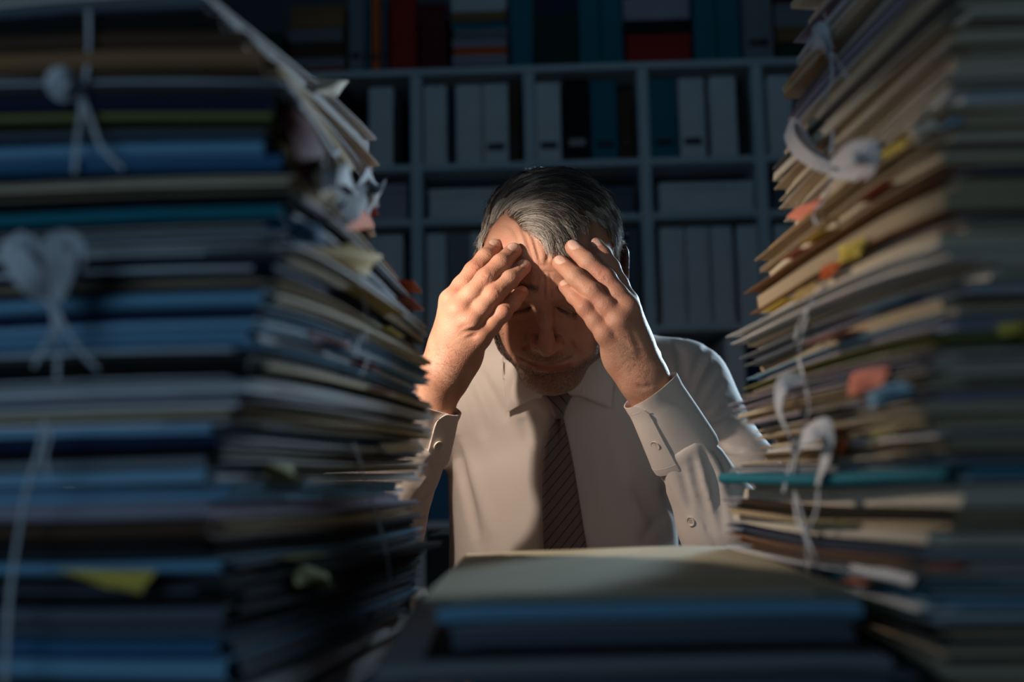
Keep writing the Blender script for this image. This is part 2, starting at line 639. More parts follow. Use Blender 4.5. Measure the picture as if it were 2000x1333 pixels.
# his left hand
FB = [((1225, 590, 1.028), (1192, 523, 1.042), (1164, 480), RI),
      ((1228, 606, 1.012), (1184, 545, 1.020), (1119, 484), [.0112, .0102, .0095, .0086]),
      ((1212, 630, 1.006), (1156, 571, 1.012), (1094, 514), [.0108, .0098, .0091, .0083]),
      ((1184, 655, 1.010), (1143, 601, 1.012), (1104, 560), [.0098, .0087, .0080, .0073])]
HB, tipsB = hand('b', FB, (1266, 757, 1.028), EBR,
                 [(1262, 700, 1.045), (1240, 650, 1.072), (1222, 600, 1.095), (1206, 560, 1.105)],
                 [((1225, 690, 1.030), (.025, .016, .030)), ((1212, 678, 1.028), (.015, .014, .022))])

# creases on the back of his right hand where the little finger is drawn in
for pts_, w__, d__ in ([(893, 646), (906, 638), (924, 633)], .0022, .0014), ([(896, 654), (912, 648), (932, 643)], .0022, .0016), ([(906, 662), (920, 657), (936, 653)], .0018, .0011), ([(900, 642), (916, 636), (930, 636)], .0020, -.0010), ([(838, 640), (846, 668), (848, 700)], .0050, .0010):
    HA.groove([HA.hit(*q) for q in pts_], w__, d__)
for pts_, w__, d__ in ([(1208, 655), (1220, 668), (1232, 690)], .0040, .0012), ([(1232, 640), (1244, 670), (1256, 705)], .0042, .0013), ([(1240, 752), (1256, 758), (1276, 752)], .0024, .0012):
    HB.groove([HB.hit(*q) for q in pts_], w__, d__)
# ---- forehead lines, drawn where the photograph shows them
def pxg(F, pts, width, depth, taper=True):
    F.groove([W @ (HS.hit(*p) - HO) for p in pts], width, depth * (1.35 if pts[0][1] < 590 else 1), taper)
g = .0013
pxg(H, [(1015, 438), (1027, 462), (1037, 490), (1045, 518)], .0021, .0021)
pxg(H, [(1030, 446), (1042, 466), (1048, 490), (1056, 516)], .0018, .0018)
pxg(H, [(1078, 478), (1072, 497), (1066, 516)], .0018, .0019)
pxg(H, [(1096, 484), (1090, 502), (1082, 520)], .0018, .0015)
pxg(H, [(1038, 470), (1044, 492), (1051, 512)], .0022, -.0012)
pxg(H, [(1060, 480), (1061, 498), (1061, 512)], .0028, -.0014)
pxg(H, [(1085, 484), (1081, 500), (1074, 514)], .0022, -.0013)
pxg(H, [(1043, 517), (1058, 520), (1070, 517), (1084, 521)], .0013, .0014)
pxg(H, [(1040, 530), (1060, 532), (1086, 531)], .0011, .0010)
pxg(H, [(1062, 534), (1064, 556), (1062, 584)], .0013, .0017)
pxg(H, [(1074, 534), (1075, 558), (1077, 588)], .0013, .0019)
pxg(H, [(1051, 535), (1049, 556), (1052, 576)], .0014, .0010)
pxg(H, [(1068, 536), (1069, 560), (1069, 582)], .0018, -.0010)
pxg(H, [(1050, 582), (1069, 586), (1088, 583)], .0012, .0009)
# closed eyes, nose wings and mouth
for pts in ([(1000, 611), (1009, 608), (1020, 604), (1032, 600), (1042, 599)], [(1084, 600), (1094, 602), (1104, 606), (1116, 611), (1126, 614)]):
    pxg(H, pts, .0017, .0036)
pxg(H, [(1000, 596), (1015, 588), (1030, 587), (1042, 592)], .0018, .0014)
pxg(H, [(1085, 593), (1096, 588), (1110, 591), (1124, 598)], .0018, .0014)
pxg(H, [(1002, 626), (1018, 628), (1036, 621), (1046, 612)], .0026, .0013)
pxg(H, [(1080, 612), (1092, 622), (1110, 629), (1126, 628)], .0026, .0013)
pxg(H, [(1008, 616), (1022, 613), (1036, 609)], .0030, -.0012)
pxg(H, [(1088, 610), (1102, 615), (1116, 618)], .0030, -.0012)
pxg(H, [(1031, 671), (1029, 663), (1031, 655), (1037, 650)], .0019, .0030)
pxg(H, [(1099, 671), (1102, 663), (1100, 655), (1094, 650)], .0019, .0030)
pxg(H, [(1036, 678), (1045, 679), (1052, 688), (1060, 694)], .0018, .0026)
pxg(H, [(1096, 678), (1088, 679), (1082, 688), (1074, 694)], .0018, .0026)
pxg(H, [(1010, 698), (1020, 702), (1033, 708), (1050, 712), (1067, 713), (1083, 712), (1098, 707), (1108, 702), (1117, 698)], .0016, .0060)
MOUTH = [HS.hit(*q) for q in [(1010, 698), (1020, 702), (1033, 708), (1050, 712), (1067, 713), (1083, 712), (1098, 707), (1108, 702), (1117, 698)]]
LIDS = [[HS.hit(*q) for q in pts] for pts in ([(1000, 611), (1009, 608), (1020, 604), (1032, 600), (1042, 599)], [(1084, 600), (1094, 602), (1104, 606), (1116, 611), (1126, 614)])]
pxg(H, [(1008, 692), (1011, 699), (1010, 706)], .0026, .0014)
pxg(H, [(1119, 692), (1117, 699), (1118, 706)], .0026, .0014)
pxg(H, [(1040, 704), (1054, 706), (1068, 708), (1082, 706), (1094, 703)], .0020, -.0010)
pxg(H, [(1040, 719), (1067, 722), (1094, 719)], .0034, -.0014)
pxg(H, [(1024, 668), (1012, 680), (1003, 692), (999, 706)], .0036, .0016)
pxg(H, [(1107, 668), (1119, 680), (1127, 692), (1130, 706)], .0036, .0016)
pxg(H, [(985, 436), (1002, 446), (1012, 466), (1018, 490)], .0030, .0010)

SK = Field(gx, gy, gz); SK.D = H.D.copy()          # head alone, for placing hair
H.merge(B, .018)
H.merge(HA, .0007)
H.merge(HB, .0007)
V, Q = H.surface()
print('body verts', len(V), round(_t.time() - _t0, 1), 's')

# ---- skin colour: lips, stubble, scalp, nails, redness are his own colouring
L = (V - HO) @ HR          # head-local coordinates
onhead = (SK.sample(V) < .004)
def gz_(c, r):
    e = sum(((L[:, i] - c[i]) / r[i]) ** 2 for i in range(3))
    return np.exp(-e)
nz = np.array([noise.noise(Vector((v[0] * 60, v[1] * 60, v[2] * 60))) for v in V[::1]]) if len(V) < 900000 else np.zeros(len(V))
col = np.zeros((len(V), 4), np.float32)
base = np.array(srgb(194, 148, 124)[:3])
red = np.array(srgb(178, 108, 88)[:3])
lip = np.array(srgb(150, 78, 68)[:3])
stub = np.array(srgb(112, 88, 72)[:3])
grey = np.array(srgb(150, 132, 118)[:3])
scalp = np.array(srgb(58, 48, 43)[:3])
nail = np.array(srgb(232, 190, 172)[:3])
brow = np.array(srgb(92, 72, 60)[:3])
c = np.tile(base, (len(V), 1))
def mix(a, colr, f): return a * (1 - f[:, None]) + np.asarray(colr)[None, :] * f[:, None]
c = mix(c, red, np.clip(.25 + nz * .7, 0, 1) * .55)
hm = onhead.astype(float)
nosef = hm * np.clip(gz_((0, -.108, -.036), (.018, .02, .016)) + .6 * (gz_((.045, -.075, -.03), (.022, .03, .02)) + gz_((-.045, -.075, -.03), (.022, .03, .02))), 0, 1)
c = mix(c, red, nosef * .5)
# beard shadow: jaw, chin and upper lip
jaw = np.clip((-.050 - L[:, 2] - .42 * np.clip(-L[:, 1] - .055, 0, 1) + .10 * 0) / .012, 0, 1)
jaw = np.maximum(jaw, gz_((0, -.100, -.0555), (.026, .018, .0065)))
side = np.clip((np.abs(L[:, 0]) - .046) / .008, 0, 1) * np.clip((-.02 - L[:, 2]) / .015, 0, 1) * np.clip((.0 - (L[:, 1] - .01)) / .02, 0, 1)
jaw = np.maximum(jaw, side * .9)
jaw *= (1 - gz_((0, -.100, -.0665), (.026, .02, .0065)))
jaw = jaw * hm * (L[:, 2] > -.125) * (L[:, 1] < .02)
stn = np.array([noise.noise(Vector((v[0] * 420, v[1] * 420, v[2] * 420))) for v in V * 1.0])
c = mix(c, stub, np.clip(jaw * (.50 + stn * .55), 0, .8))
lipm = hm * np.clip(1.25 * np.exp(-((L[:, 2] + .0705) / .0048) ** 4) * (np.abs(L[:, 0]) < .027) * np.clip((.0275 - np.abs(L[:, 0])) / .006, 0, 1) * (L[:, 1] < -.08), 0, 1)
c = mix(c, lip, lipm * .75)
def near_line(pts, w_):
    best = np.full(len(V), 1e9)
    for a_, b_ in zip(pts[:-1], pts[1:]):
        ab = b_ - a_; t = np.clip((V - a_) @ ab / (ab @ ab), 0, 1)
        best = np.minimum(best, np.sum((V - a_ - t[:, None] * ab) ** 2, axis=1))
    return np.exp(-best / w_ ** 2)
c = mix(c, np.array(srgb(70, 30, 26)[:3]), near_line(MOUTH, .0016) * .8 * hm)  # lip's own deep red, darkened further for the shade in the mouth crease
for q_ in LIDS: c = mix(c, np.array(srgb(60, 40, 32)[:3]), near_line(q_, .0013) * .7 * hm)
# scalp under the hair
def hairline(L):
    """how far inside the hair region a head-local point is (metres, > 0 inside)"""
    x, y, z = L[:, 0], L[:, 1], L[:, 2]
    ax = np.abs(x)
    top = z - (.0775 + .29 * np.clip(ax - .014, 0, .030) - 1.4 * np.clip(ax - .050, 0, .03))
    sidey = y + .022 + .25 * np.clip(z - .02, -.05, .06)           # side hairline (behind the temple)
    low = z + .030 - .9 * np.clip(.02 - y, -.04, .03)
    s1 = np.minimum(top, .05)
    s2 = np.minimum(np.minimum(sidey, low), (y < .09) * 1.0 * (ax - .040) + (y >= .09) * .05)
    bk = np.minimum(y - .035, z + .055)
    nzl = .0035 * (np.sin(x * 310 + z * 140) * np.sin(z * 260 - x * 90) + .6 * np.sin(x * 700 + y * 500))
    return np.maximum(np.maximum(s1, s2), bk) + nzl * (np.maximum(np.maximum(s1, s2), bk) > -.01)
hl_ = hairline(L)
c = mix(c, scalp, hm * np.clip(hl_ / .006 + .2, 0, 1) * .9)
for tips in (tipsA, tipsB):
    for nc, sd, ax_, b2, r in tips:
        q = V - nc
        m = np.clip(1.30 - ((q @ sd) / (r * .64)) ** 2 - ((q @ ax_ - .0006) / (r * .92)) ** 2, 0, 1) * (q @ b2 > -.0030) * (q @ b2 < .004)
        c = mix(c, nail, np.clip(m * 3, 0, 1) * .85)
        tipm = np.exp(-(np.sum((V - nc) ** 2, axis=1)) / .012 ** 2)
        c = mix(c, red, tipm * .25 * (1 - np.clip(m * 3, 0, 1)))
# knuckles redder
for fs in (FA, FB):
    for mcp, pip, _, rad in fs:
        for q in (mcp, pip):
            d2 = np.sum((V - P(*q)) ** 2, axis=1)
            c = mix(c, red, np.exp(-d2 / .013 ** 2) * .45)
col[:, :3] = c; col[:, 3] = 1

skin = bpy.data.materials.new('skin'); skin.use_nodes = True
nt = skin.node_tree; pb = nt.nodes['Principled BSDF']
at = nt.nodes.new('ShaderNodeAttribute'); at.attribute_name = 'skin_colour'
nt.links.new(at.outputs['Color'], pb.inputs['Base Color'])
pb.inputs['Roughness'].default_value = .50
pb.inputs['Specular IOR Level'].default_value = .35
pb.inputs['Subsurface Weight'].default_value = .07
pb.inputs['Subsurface Radius'].default_value = (1, .3, .15)
pb.inputs['Subsurface Scale'].default_value = .004
tc = nt.nodes.new('ShaderNodeTexCoord')
n1 = nt.nodes.new('ShaderNodeTexVoronoi'); n1.inputs['Scale'].default_value = 900
n2 = nt.nodes.new('ShaderNodeTexNoise'); n2.inputs['Scale'].default_value = 260; n2.inputs['Detail'].default_value = 5
ad = nt.nodes.new('ShaderNodeMath'); ad.operation = 'ADD'
for n_ in (n1, n2): nt.links.new(tc.outputs['Object'], n_.inputs['Vector'])
nt.links.new(n1.outputs['Distance'], ad.inputs[0]); nt.links.new(n2.outputs['Fac'], ad.inputs[1])
bp = nt.nodes.new('ShaderNodeBump'); bp.inputs['Strength'].default_value = .35; bp.inputs['Distance'].default_value = .0007
nt.links.new(ad.outputs[0], bp.inputs['Height']); nt.links.new(bp.outputs['Normal'], pb.inputs['Normal'])

person = np_mesh('person', V, Q, skin, relax=1)
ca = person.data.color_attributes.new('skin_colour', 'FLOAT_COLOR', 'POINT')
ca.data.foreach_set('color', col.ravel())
tag(person, 'greying man in white shirt and striped tie, eyes shut, forehead bowed into both hands', 'person')
print('body done', round(_t.time() - _t0, 1), 's')
# ------------------------------------------------------------------ hair: strands grown over the scalp
rng = np.random.default_rng(11)


def strands(name, pts, radius, colr, parent, root_r=1.0, tip_r=0.35):
    """pts: n x k x 3; colr: n x 3"""
    n, k, _ = pts.shape
    hc = bpy.data.hair_curves.new(name)
    hc.add_curves([k] * n)
    hc.position_data.foreach_set('vector', pts.astype(np.float32).ravel())
    ra = hc.attributes.new('radius', 'FLOAT', 'POINT') if 'radius' not in hc.attributes else hc.attributes['radius']
    t = np.linspace(0, 1, k)
    prof = root_r + (tip_r - root_r) * t ** 2
    ra.data.foreach_set('value', (np.asarray(radius).reshape(-1, 1) * prof[None, :] * np.ones((n, 1))).astype(np.float32).ravel())
    ca = hc.attributes.new('strand_colour', 'FLOAT_COLOR', 'CURVE')
    c4 = np.ones((n, 4), np.float32); c4[:, :3] = colr
    ca.data.foreach_set('color', c4.ravel())
    hc.materials.append(hair_mat)
    o = bpy.data.objects.new(name, hc)
    COL.objects.link(o)
    o.parent = parent
    return o


hair_mat = bpy.data.materials.new('hair_strand'); hair_mat.use_nodes = True
nt = hair_mat.node_tree; pb = nt.nodes['Principled BSDF']
at = nt.nodes.new('ShaderNodeAttribute'); at.attribute_name = 'strand_colour'
nt.links.new(at.outputs['Color'], pb.inputs['Base Color'])
pb.inputs['Roughness'].default_value = .38
pb.inputs['Specular IOR Level'].default_value = .5


def to_w(p): return HO + p @ HR.T
def unit(v): return v / (np.linalg.norm(v, axis=-1, keepdims=True) + 1e-9)


COMB = np.array([   # pixel, combing direction there (x to the side, y down)
    (955, 400, .7, -.7), (962, 425, .75, -.55), (948, 455, .0, 1), (945, 490, -.1, 1), (985, 360, .85, -.50), (990, 418, .95, -.30), (1020, 410, 1, .05), (1050, 422, .9, .55),
    (1075, 445, .45, 1), (1084, 470, .05, 1), (1005, 385, 1, -.05), (1040, 380, 1, .25), (1010, 350, .95, -.25), (1050, 345, 1, .05), (1090, 332, 1, .05),
    (1080, 385, 1, .45), (1100, 410, .75, .75), (1110, 430, .25, 1), (1130, 405, .9, .5), (1160, 415, .8, .75), (1120, 365, 1, .35), (1160, 375, .9, .55),
    (1185, 400, .6, .9), (1195, 430, .35, 1), (1205, 460, .15, 1), (1210, 500, -.05, 1), (1200, 370, .6, .8), (1140, 340, 1, .3), (1178, 445, .3, 1)], float)


def flow(L):
    """combing direction (head-local): swept from the lamp side across the brow, falling away at the far side"""
    x, y, z = L[:, 0], L[:, 1], L[:, 2]
    Wp = HO + L @ HR.T
    rel = Wp - CAM
    dep = rel @ _f
    px = 1000 + FPX * (rel @ _r) / dep; py = 666.5 - FPX * (rel @ _u) / dep
    d2 = (px[:, None] - COMB[None, :, 0]) ** 2 + (py[:, None] - COMB[None, :, 1]) ** 2
    wgt = 1 / (d2 + 60) ** 1.6
    wgt /= wgt.sum(1, keepdims=True)
    dx = wgt @ COMB[:, 2]; dy = wgt @ COMB[:, 3]
    front = dx[:, None] * _r[None] - dy[:, None] * _u[None]
    front = front @ HR
    crown = np.array([-.005, .075, .085])
    rad = unit(L - crown)
    back = np.clip((y - .01) / .05, 0, 1)[:, None]
    return unit(unit(front) * (1 - back) + rad * back)


def grow(roots, length, lift, k=9, jit=.25, f=flow, droop=0.0, seed=0):
    """roots: world points on the skin"""
    r = np.random.default_rng(seed)
    n = len(roots)
    P0 = roots.copy()
    nrm = SK.grad(P0)
    out = np.empty((n, k, 3)); out[:, 0] = P0 - nrm * .0008
    Lc = (P0 - HO) @ HR
    d = to_w(f(Lc)) - HO
    d = unit(d - nrm * np.sum(d * nrm, 1, keepdims=True))
    side = np.cross(nrm, d)
    ja = r.normal(0, jit, n)[:, None]
    d = unit(d + side * ja)
    step = (length / (k - 1))[:, None]
    cur = P0
    for i in range(1, k):
        t = i / (k - 1)
        Lc = (cur - HO) @ HR
        nd = to_w(f(Lc)) - HO
        nrm = SK.grad(cur)
        d = unit(d * .6 + unit(nd + np.cross(nrm, nd) * ja) * .4)
        d = unit(d - nrm * np.sum(d * nrm, 1, keepdims=True))
        cur = cur + d * step
        dist = SK.sample(cur)[:, None]
        want = lift[:, None] * np.sin(min(t * 1.5, 1.3) * PI / 2.6) * (1 - .25 * t)
        cur = cur + SK.grad(cur) * (want - dist)
        out[:, i] = cur
    return out


def clump(S_, nc, amount, seed=1):
    """pull strands towards the nearest of nc guides, more at the tip"""
    r = np.random.default_rng(seed)
    g = r.choice(len(S_), nc, replace=False)
    roots = S_[:, 0]
    gi = np.empty(len(S_), int)
    for a in range(0, len(S_), 2000):
        dd = ((roots[a:a + 2000, None, :] - roots[g][None]) ** 2).sum(2)
        gi[a:a + 2000] = dd.argmin(1)
    G = S_[g[gi]]
    t = np.linspace(0, 1, S_.shape[1])[None, :, None]
    w_ = amount * t ** 1.3
    out = S_ * (1 - w_) + (G + (roots - G[:, 0])[:, None] * .35) * w_
    out[:, 0] = roots
    return out, gi


# roots: random points of the head surface inside the hairline
tri = Q
cen = V[Q].mean(axis=1)
Lq = (cen - HO) @ HR
hv = hairline(Lq)
ear_zone = (np.abs(Lq[:, 0]) > .078) & (Lq[:, 2] < .030) & (Lq[:, 1] > -.022) & (Lq[:, 1] < .034)
okq = (hv > 0) & (SK.sample(cen) < .003) & (SK.sample(cen) > -.004) & (Lq[:, 2] > -.06) & ~ear_zone & (cen[:, 2] > .95)
okq &= (HA.sample(cen) > .0015) & (HB.sample(cen) > .0015)
ids = np.nonzero(okq)[0]
v0, v1, v2, v3 = (V[Q[ids, i]] for i in range(4))
area = np.linalg.norm(np.cross(v1 - v0, v3 - v0), axis=1)
NH = 34000
wgt = area * np.where(Lq[ids, 1] > .10, .5, 1.0) * np.clip(hv[ids] / .010 + .25, .25, 1)
pick = rng.choice(len(ids), NH, p=wgt / wgt.sum())
a, b = rng.random((2, NH, 1))
roots = v0[pick] * (1 - a) * (1 - b) + v1[pick] * a * (1 - b) + v2[pick] * a * b + v3[pick] * (1 - a) * b
Lr = (roots - HO) @ HR
hvr = hairline(Lr)
top = np.clip((Lr[:, 2] - .045) / .035, 0, 1)
length = .012 + .033 * top
length *= np.where((Lr[:, 2] < .045) & (np.abs(Lr[:, 0]) > .06), .72, 1.0)
length *= rng.uniform(.70, 1.15, NH) * np.clip(.5 + hvr / .012, .5, 1)
tuft = np.random.default_rng(9).normal(0, .0011, 1100)
length = length * np.where((Lr[:, 0] > .016) & (Lr[:, 1] < -.02) & (hvr < .016), .55, 1.0)
lift = .0022 + .0060 * top * np.clip(hvr / .02, .25, 1) + rng.uniform(0, .0022, NH)
HS_ = grow(roots, length, lift, jit=.10, seed=3)
HS_, gi = clump(HS_, 1100, .88)
fly = rng.random(NH) < .018
HS_[fly] += (SK.grad(HS_[fly, 0])[:, None, :] * .0045 + rng.normal(0, .0022, (fly.sum(), 1, 3))) * (np.linspace(0, 1, 9)[None, :, None] ** 1.6)
flip_ = rng.normal(0, .00055, HS_.shape) * np.linspace(0, 1, 9)[None, :, None] ** 1.5
HS_ = HS_ + flip_ + SK.grad(HS_[:, 0])[:, None, :] * np.maximum(-.0006, tuft[gi % 1100])[:, None, None] * np.linspace(0, 1, 9)[None, :, None] * top[:, None, None]
silver = np.array(srgb(208, 200, 190)[:3]); dark = np.array(srgb(36, 30, 28)[:3]); mid = np.array(srgb(98, 88, 80)[:3])
# greyer at the temples, sides and front edge, darker on the crown
gf = np.clip(1.02 - top * np.clip(hvr / .034, 0, 1) * 1.25, 0, 1)
gf = np.clip(gf + rng.normal(0, .16, NH) + np.random.default_rng(5).normal(0, .15, 1100)[gi % 1100], 0, 1)
hcol = np.where(gf[:, None] > .5, mid + (silver - mid) * ((gf - .5) * 2)[:, None], dark + (mid - dark) * (gf * 2)[:, None])
strands('hair', HS_, np.full(NH, .00017), hcol, person)

# eyebrows, drawn in towards the frown
def rows(F, px_pts, n, width, ln, dirn, lift_, seed):
    """short hairs scattered along pixel-traced lines of the face"""
    r = np.random.default_rng(seed)
    pts = np.array([SK.hit(*q) for q in px_pts])
    t = r.random(n) * (len(pts) - 1)
    i = np.minimum(t.astype(int), len(pts) - 2); fr = (t - i)[:, None]
    p = pts[i] * (1 - fr) + pts[i + 1] * fr + r.normal(0, 1, (n, 3)) * width
    p = p - SK.grad(p) * SK.sample(p)[:, None]
    out = np.empty((n, 5, 3))
    d0 = np.asarray(dirn, float)
    d = d0[None] + r.normal(0, .28, (n, 3))
    L_ = ln * r.uniform(.6, 1.15, n)[:, None]
    nn = SK.grad(p)
    d = unit(d - nn * np.sum(d * nn, 1, keepdims=True))
    for j in range(5):
        q = j / 4
        out[:, j] = p + d * L_ * q + nn * (lift_ * math.sin(q * PI * .6) - .0004)
    return out


bw = [rows(SK, [(1052, 566), (1040, 563), (1024, 560), (1004, 562), (984, 574)], 260, .0016, .0070, (-1, 0, .35), .0020, 5),
      rows(SK, [(1086, 566), (1098, 563), (1114, 561), (1134, 563), (1154, 574)], 260, .0016, .0070, (1, 0, .35), .0020, 6)]
bw = np.concatenate(bw)
strands('eyebrow', bw, np.full(len(bw), .00009), np.tile(np.array(srgb(110, 92, 78)[:3]), (len(bw), 1)) * rng.uniform(.6, 1.5, (len(bw), 1)), person)


def lashes(px_pts, n, sx, seed):
    r = np.random.default_rng(seed)
    pts = np.array([SK.hit(*q) for q in px_pts])
    t = np.linspace(0.02, .98, n) * (len(pts) - 1)
    i = np.minimum(t.astype(int), len(pts) - 2); fr = (t - i)[:, None]
    p = pts[i] * (1 - fr) + pts[i + 1] * fr
    nn = unit(SK.grad(p, .004))
    dn = -_u[None] + _r[None] * (sx * .35) + r.normal(0, .12, (n, 3))
    out = np.empty((n, 6, 3))
    L_ = .0056 * r.uniform(.7, 1.1, n)[:, None]
    for j in range(6):
        q = j / 5
        out[:, j] = p + nn * (.0002 + .0034 * q - .0004) + unit(dn) * L_ * q * (.75 + .25 * q)
    return out


ls = np.concatenate([lashes([(1000, 611), (1009, 608), (1020, 604), (1032, 600), (1040, 599)], 46, -1, 8),
                     lashes([(1086, 600), (1094, 602), (1104, 606), (1116, 611), (1126, 614)], 46, 1, 9)])
strands('eyelash', ls, np.full(len(ls), .00010), np.tile(np.array(srgb(30, 22, 20)[:3]), (len(ls), 1)), person)

# stubble on jaw, chin and upper lip
cj = jaw[Q].mean(axis=1) * (cen[:, 2] > .95)
ids2 = np.nonzero((cj > .25) & (HA.sample(cen) > .002) & (HB.sample(cen) > .002))[0]
NS = 9000
pk = rng.choice(ids2, NS, p=cj[ids2] / cj[ids2].sum())
a, b = rng.random((2, NS, 1))
rt = V[Q[pk, 0]] * (1 - a) * (1 - b) + V[Q[pk, 1]] * a * (1 - b) + V[Q[pk, 2]] * a * b + V[Q[pk, 3]] * (1 - a) * b
nn = unit(SK.grad(rt))
dd = np.array([0, .2, -1.0])[None] + rng.normal(0, .25, (NS, 3))
dd = unit(dd - nn * np.sum(dd * nn, 1, keepdims=True))
st = np.empty((NS, 3, 3))
ln_ = rng.uniform(.0012, .0026, (NS, 1))
for j in range(3):
    st[:, j] = rt + dd * ln_ * j / 2 * .8 + nn * (ln_ * j / 2 * .55 - .0002)
chin_grey = np.clip((-(rt - HO) @ HR[:, 2] - .085) / .02, 0, 1)
scol = np.array(srgb(96, 76, 62)[:3])[None] * (1 - chin_grey[:, None] * .7) + np.array(srgb(196, 182, 166)[:3])[None] * chin_grey[:, None] * .7
scol = scol * rng.uniform(.5, 1.5, (NS, 1))
strands('stubble', st, np.full(NS, .00010), np.clip(scol, 0, 1), person)

# fine hair on the backs of the hands and wrists
def armhair(F, px, n, seed):
    r = np.random.default_rng(seed)
    out = []
    c = np.array(px, float)
    q = c[r.integers(0, len(c), n)] + r.normal(0, 1, (n, 2)) * np.array([20, 22])
    res = []
    for x_, y_ in q:
        v = ray(x_, y_); t = np.linspace(.96 / v[1], 1.10 / v[1], 160)
        pp = CAM + t[:, None] * v; d = F.sample(pp); k_ = np.nonzero(d < 0)[0]
        if len(k_): res.append(pp[k_[0]])
    p = np.array(res); nn = unit(F.grad(p, .004))
    sx = 1 if c[:, 0].mean() > 1080 else -1
    d = _r[None] * (-sx * .7) - _u[None] * .6 + r.normal(0, .3, (len(p), 3))
    d = unit(d - nn * np.sum(d * nn, 1, keepdims=True))
    L_ = r.uniform(.004, .009, (len(p), 1))
    o_ = np.empty((len(p), 4, 3))
    for j in range(4):
        o_[:, j] = p + d * L_ * j / 3 + nn * (.0012 * math.sin(j / 3 * 2.4) - .0003)
    return o_


ah = np.concatenate([armhair(HA, [(875, 690), (880, 720), (860, 740), (850, 700)], 240, 21),
                     armhair(HB, [(1240, 660), (1250, 700), (1265, 730), (1235, 690)], 260, 22)])
strands('arm_hair', ah, np.full(len(ah), .00005), np.tile(np.array(srgb(110, 86, 68)[:3]), (len(ah), 1)), person)
print('hair done', round(_t.time() - _t0, 1), 's')
# ------------------------------------------------------------------ shirt, tie, trousers
sx_ = axis((-.42, -.30, .006), (-.30, .42, .0026))
sy_ = axis((.96, 1.30, .0026), (1.30, 1.50, .006))
sz_ = axis((.74, .80, .004), (.80, 1.16, .0026))
C = Field(sx_, sy_, sz_)
C.ell((.062, 1.340, .930), (.148, .112, .185), .03)
C.ell((.060, 1.345, .790), (.146, .118, .15), .05)
C.chain([tuple(SHL + [.02, .0, .002]), (-.02, 1.305, 1.058), (.055, 1.300, 1.062), (.13, 1.305, 1.058), tuple(SHR + [-.02, .0, .002])], [.058, .060, .062, .060, .058], .05)
C.ell((.055, 1.290, 1.075), (.085, .075, .055), .04)
WA, WB = P(858, 752, 1.028), P(1266, 757, 1.028)
CU = {}
for nm, bot, topp in (('a', (812, 880, 1.046), (836, 800, 1.030)), ('b', (1338, 884, 1.046), (1277, 776, 1.028))):
    CU[nm] = (P(*bot), P(*topp))
def arm(sh, el, cb, r_up=.059):
    m1 = sh * .5 + el * .5 + np.array([np.sign(sh[0] - .055) * .012, .01, 0])
    C.chain([sh, m1, el], [r_up, .057, .050], .03)
    m2 = el * .5 + cb * .5
    C.chain([el, m2, cb], [.047, .0435, .0330], .02)
arm(SHR, EBR, CU['b'][0]); arm(SHL, EBL, CU['a'][0])
# trim the sleeve square at the cuff
for nm in CU:
    cb, ct = CU[nm]
    ax = (ct - cb) / np.linalg.norm(ct - cb)
    C.ell(cb + ax * .058, (.060, .060, .048), .004, sub=True, rot=rot_from(*[v for v in (np.cross([0, 1, 0], ax) / np.linalg.norm(np.cross([0, 1, 0], ax)), np.cross(ax, np.cross([0, 1, 0], ax)) / np.linalg.norm(np.cross(ax, np.cross([0, 1, 0], ax))), ax)]))
C0 = Field(sx_, sy_, sz_); C0.D = C.D.copy()
def cg(pts, width, depth, taper=True):
    if taper and len(pts) == 3:      # lengthen by interpolation so that folds run smoothly
        pts = [tuple(q) for q in catmull([np.array(p, float) for p in pts], 3)]
    C.groove([C0.hit(*p, .9, 1.5) for p in pts], width, depth * 1.5, taper)
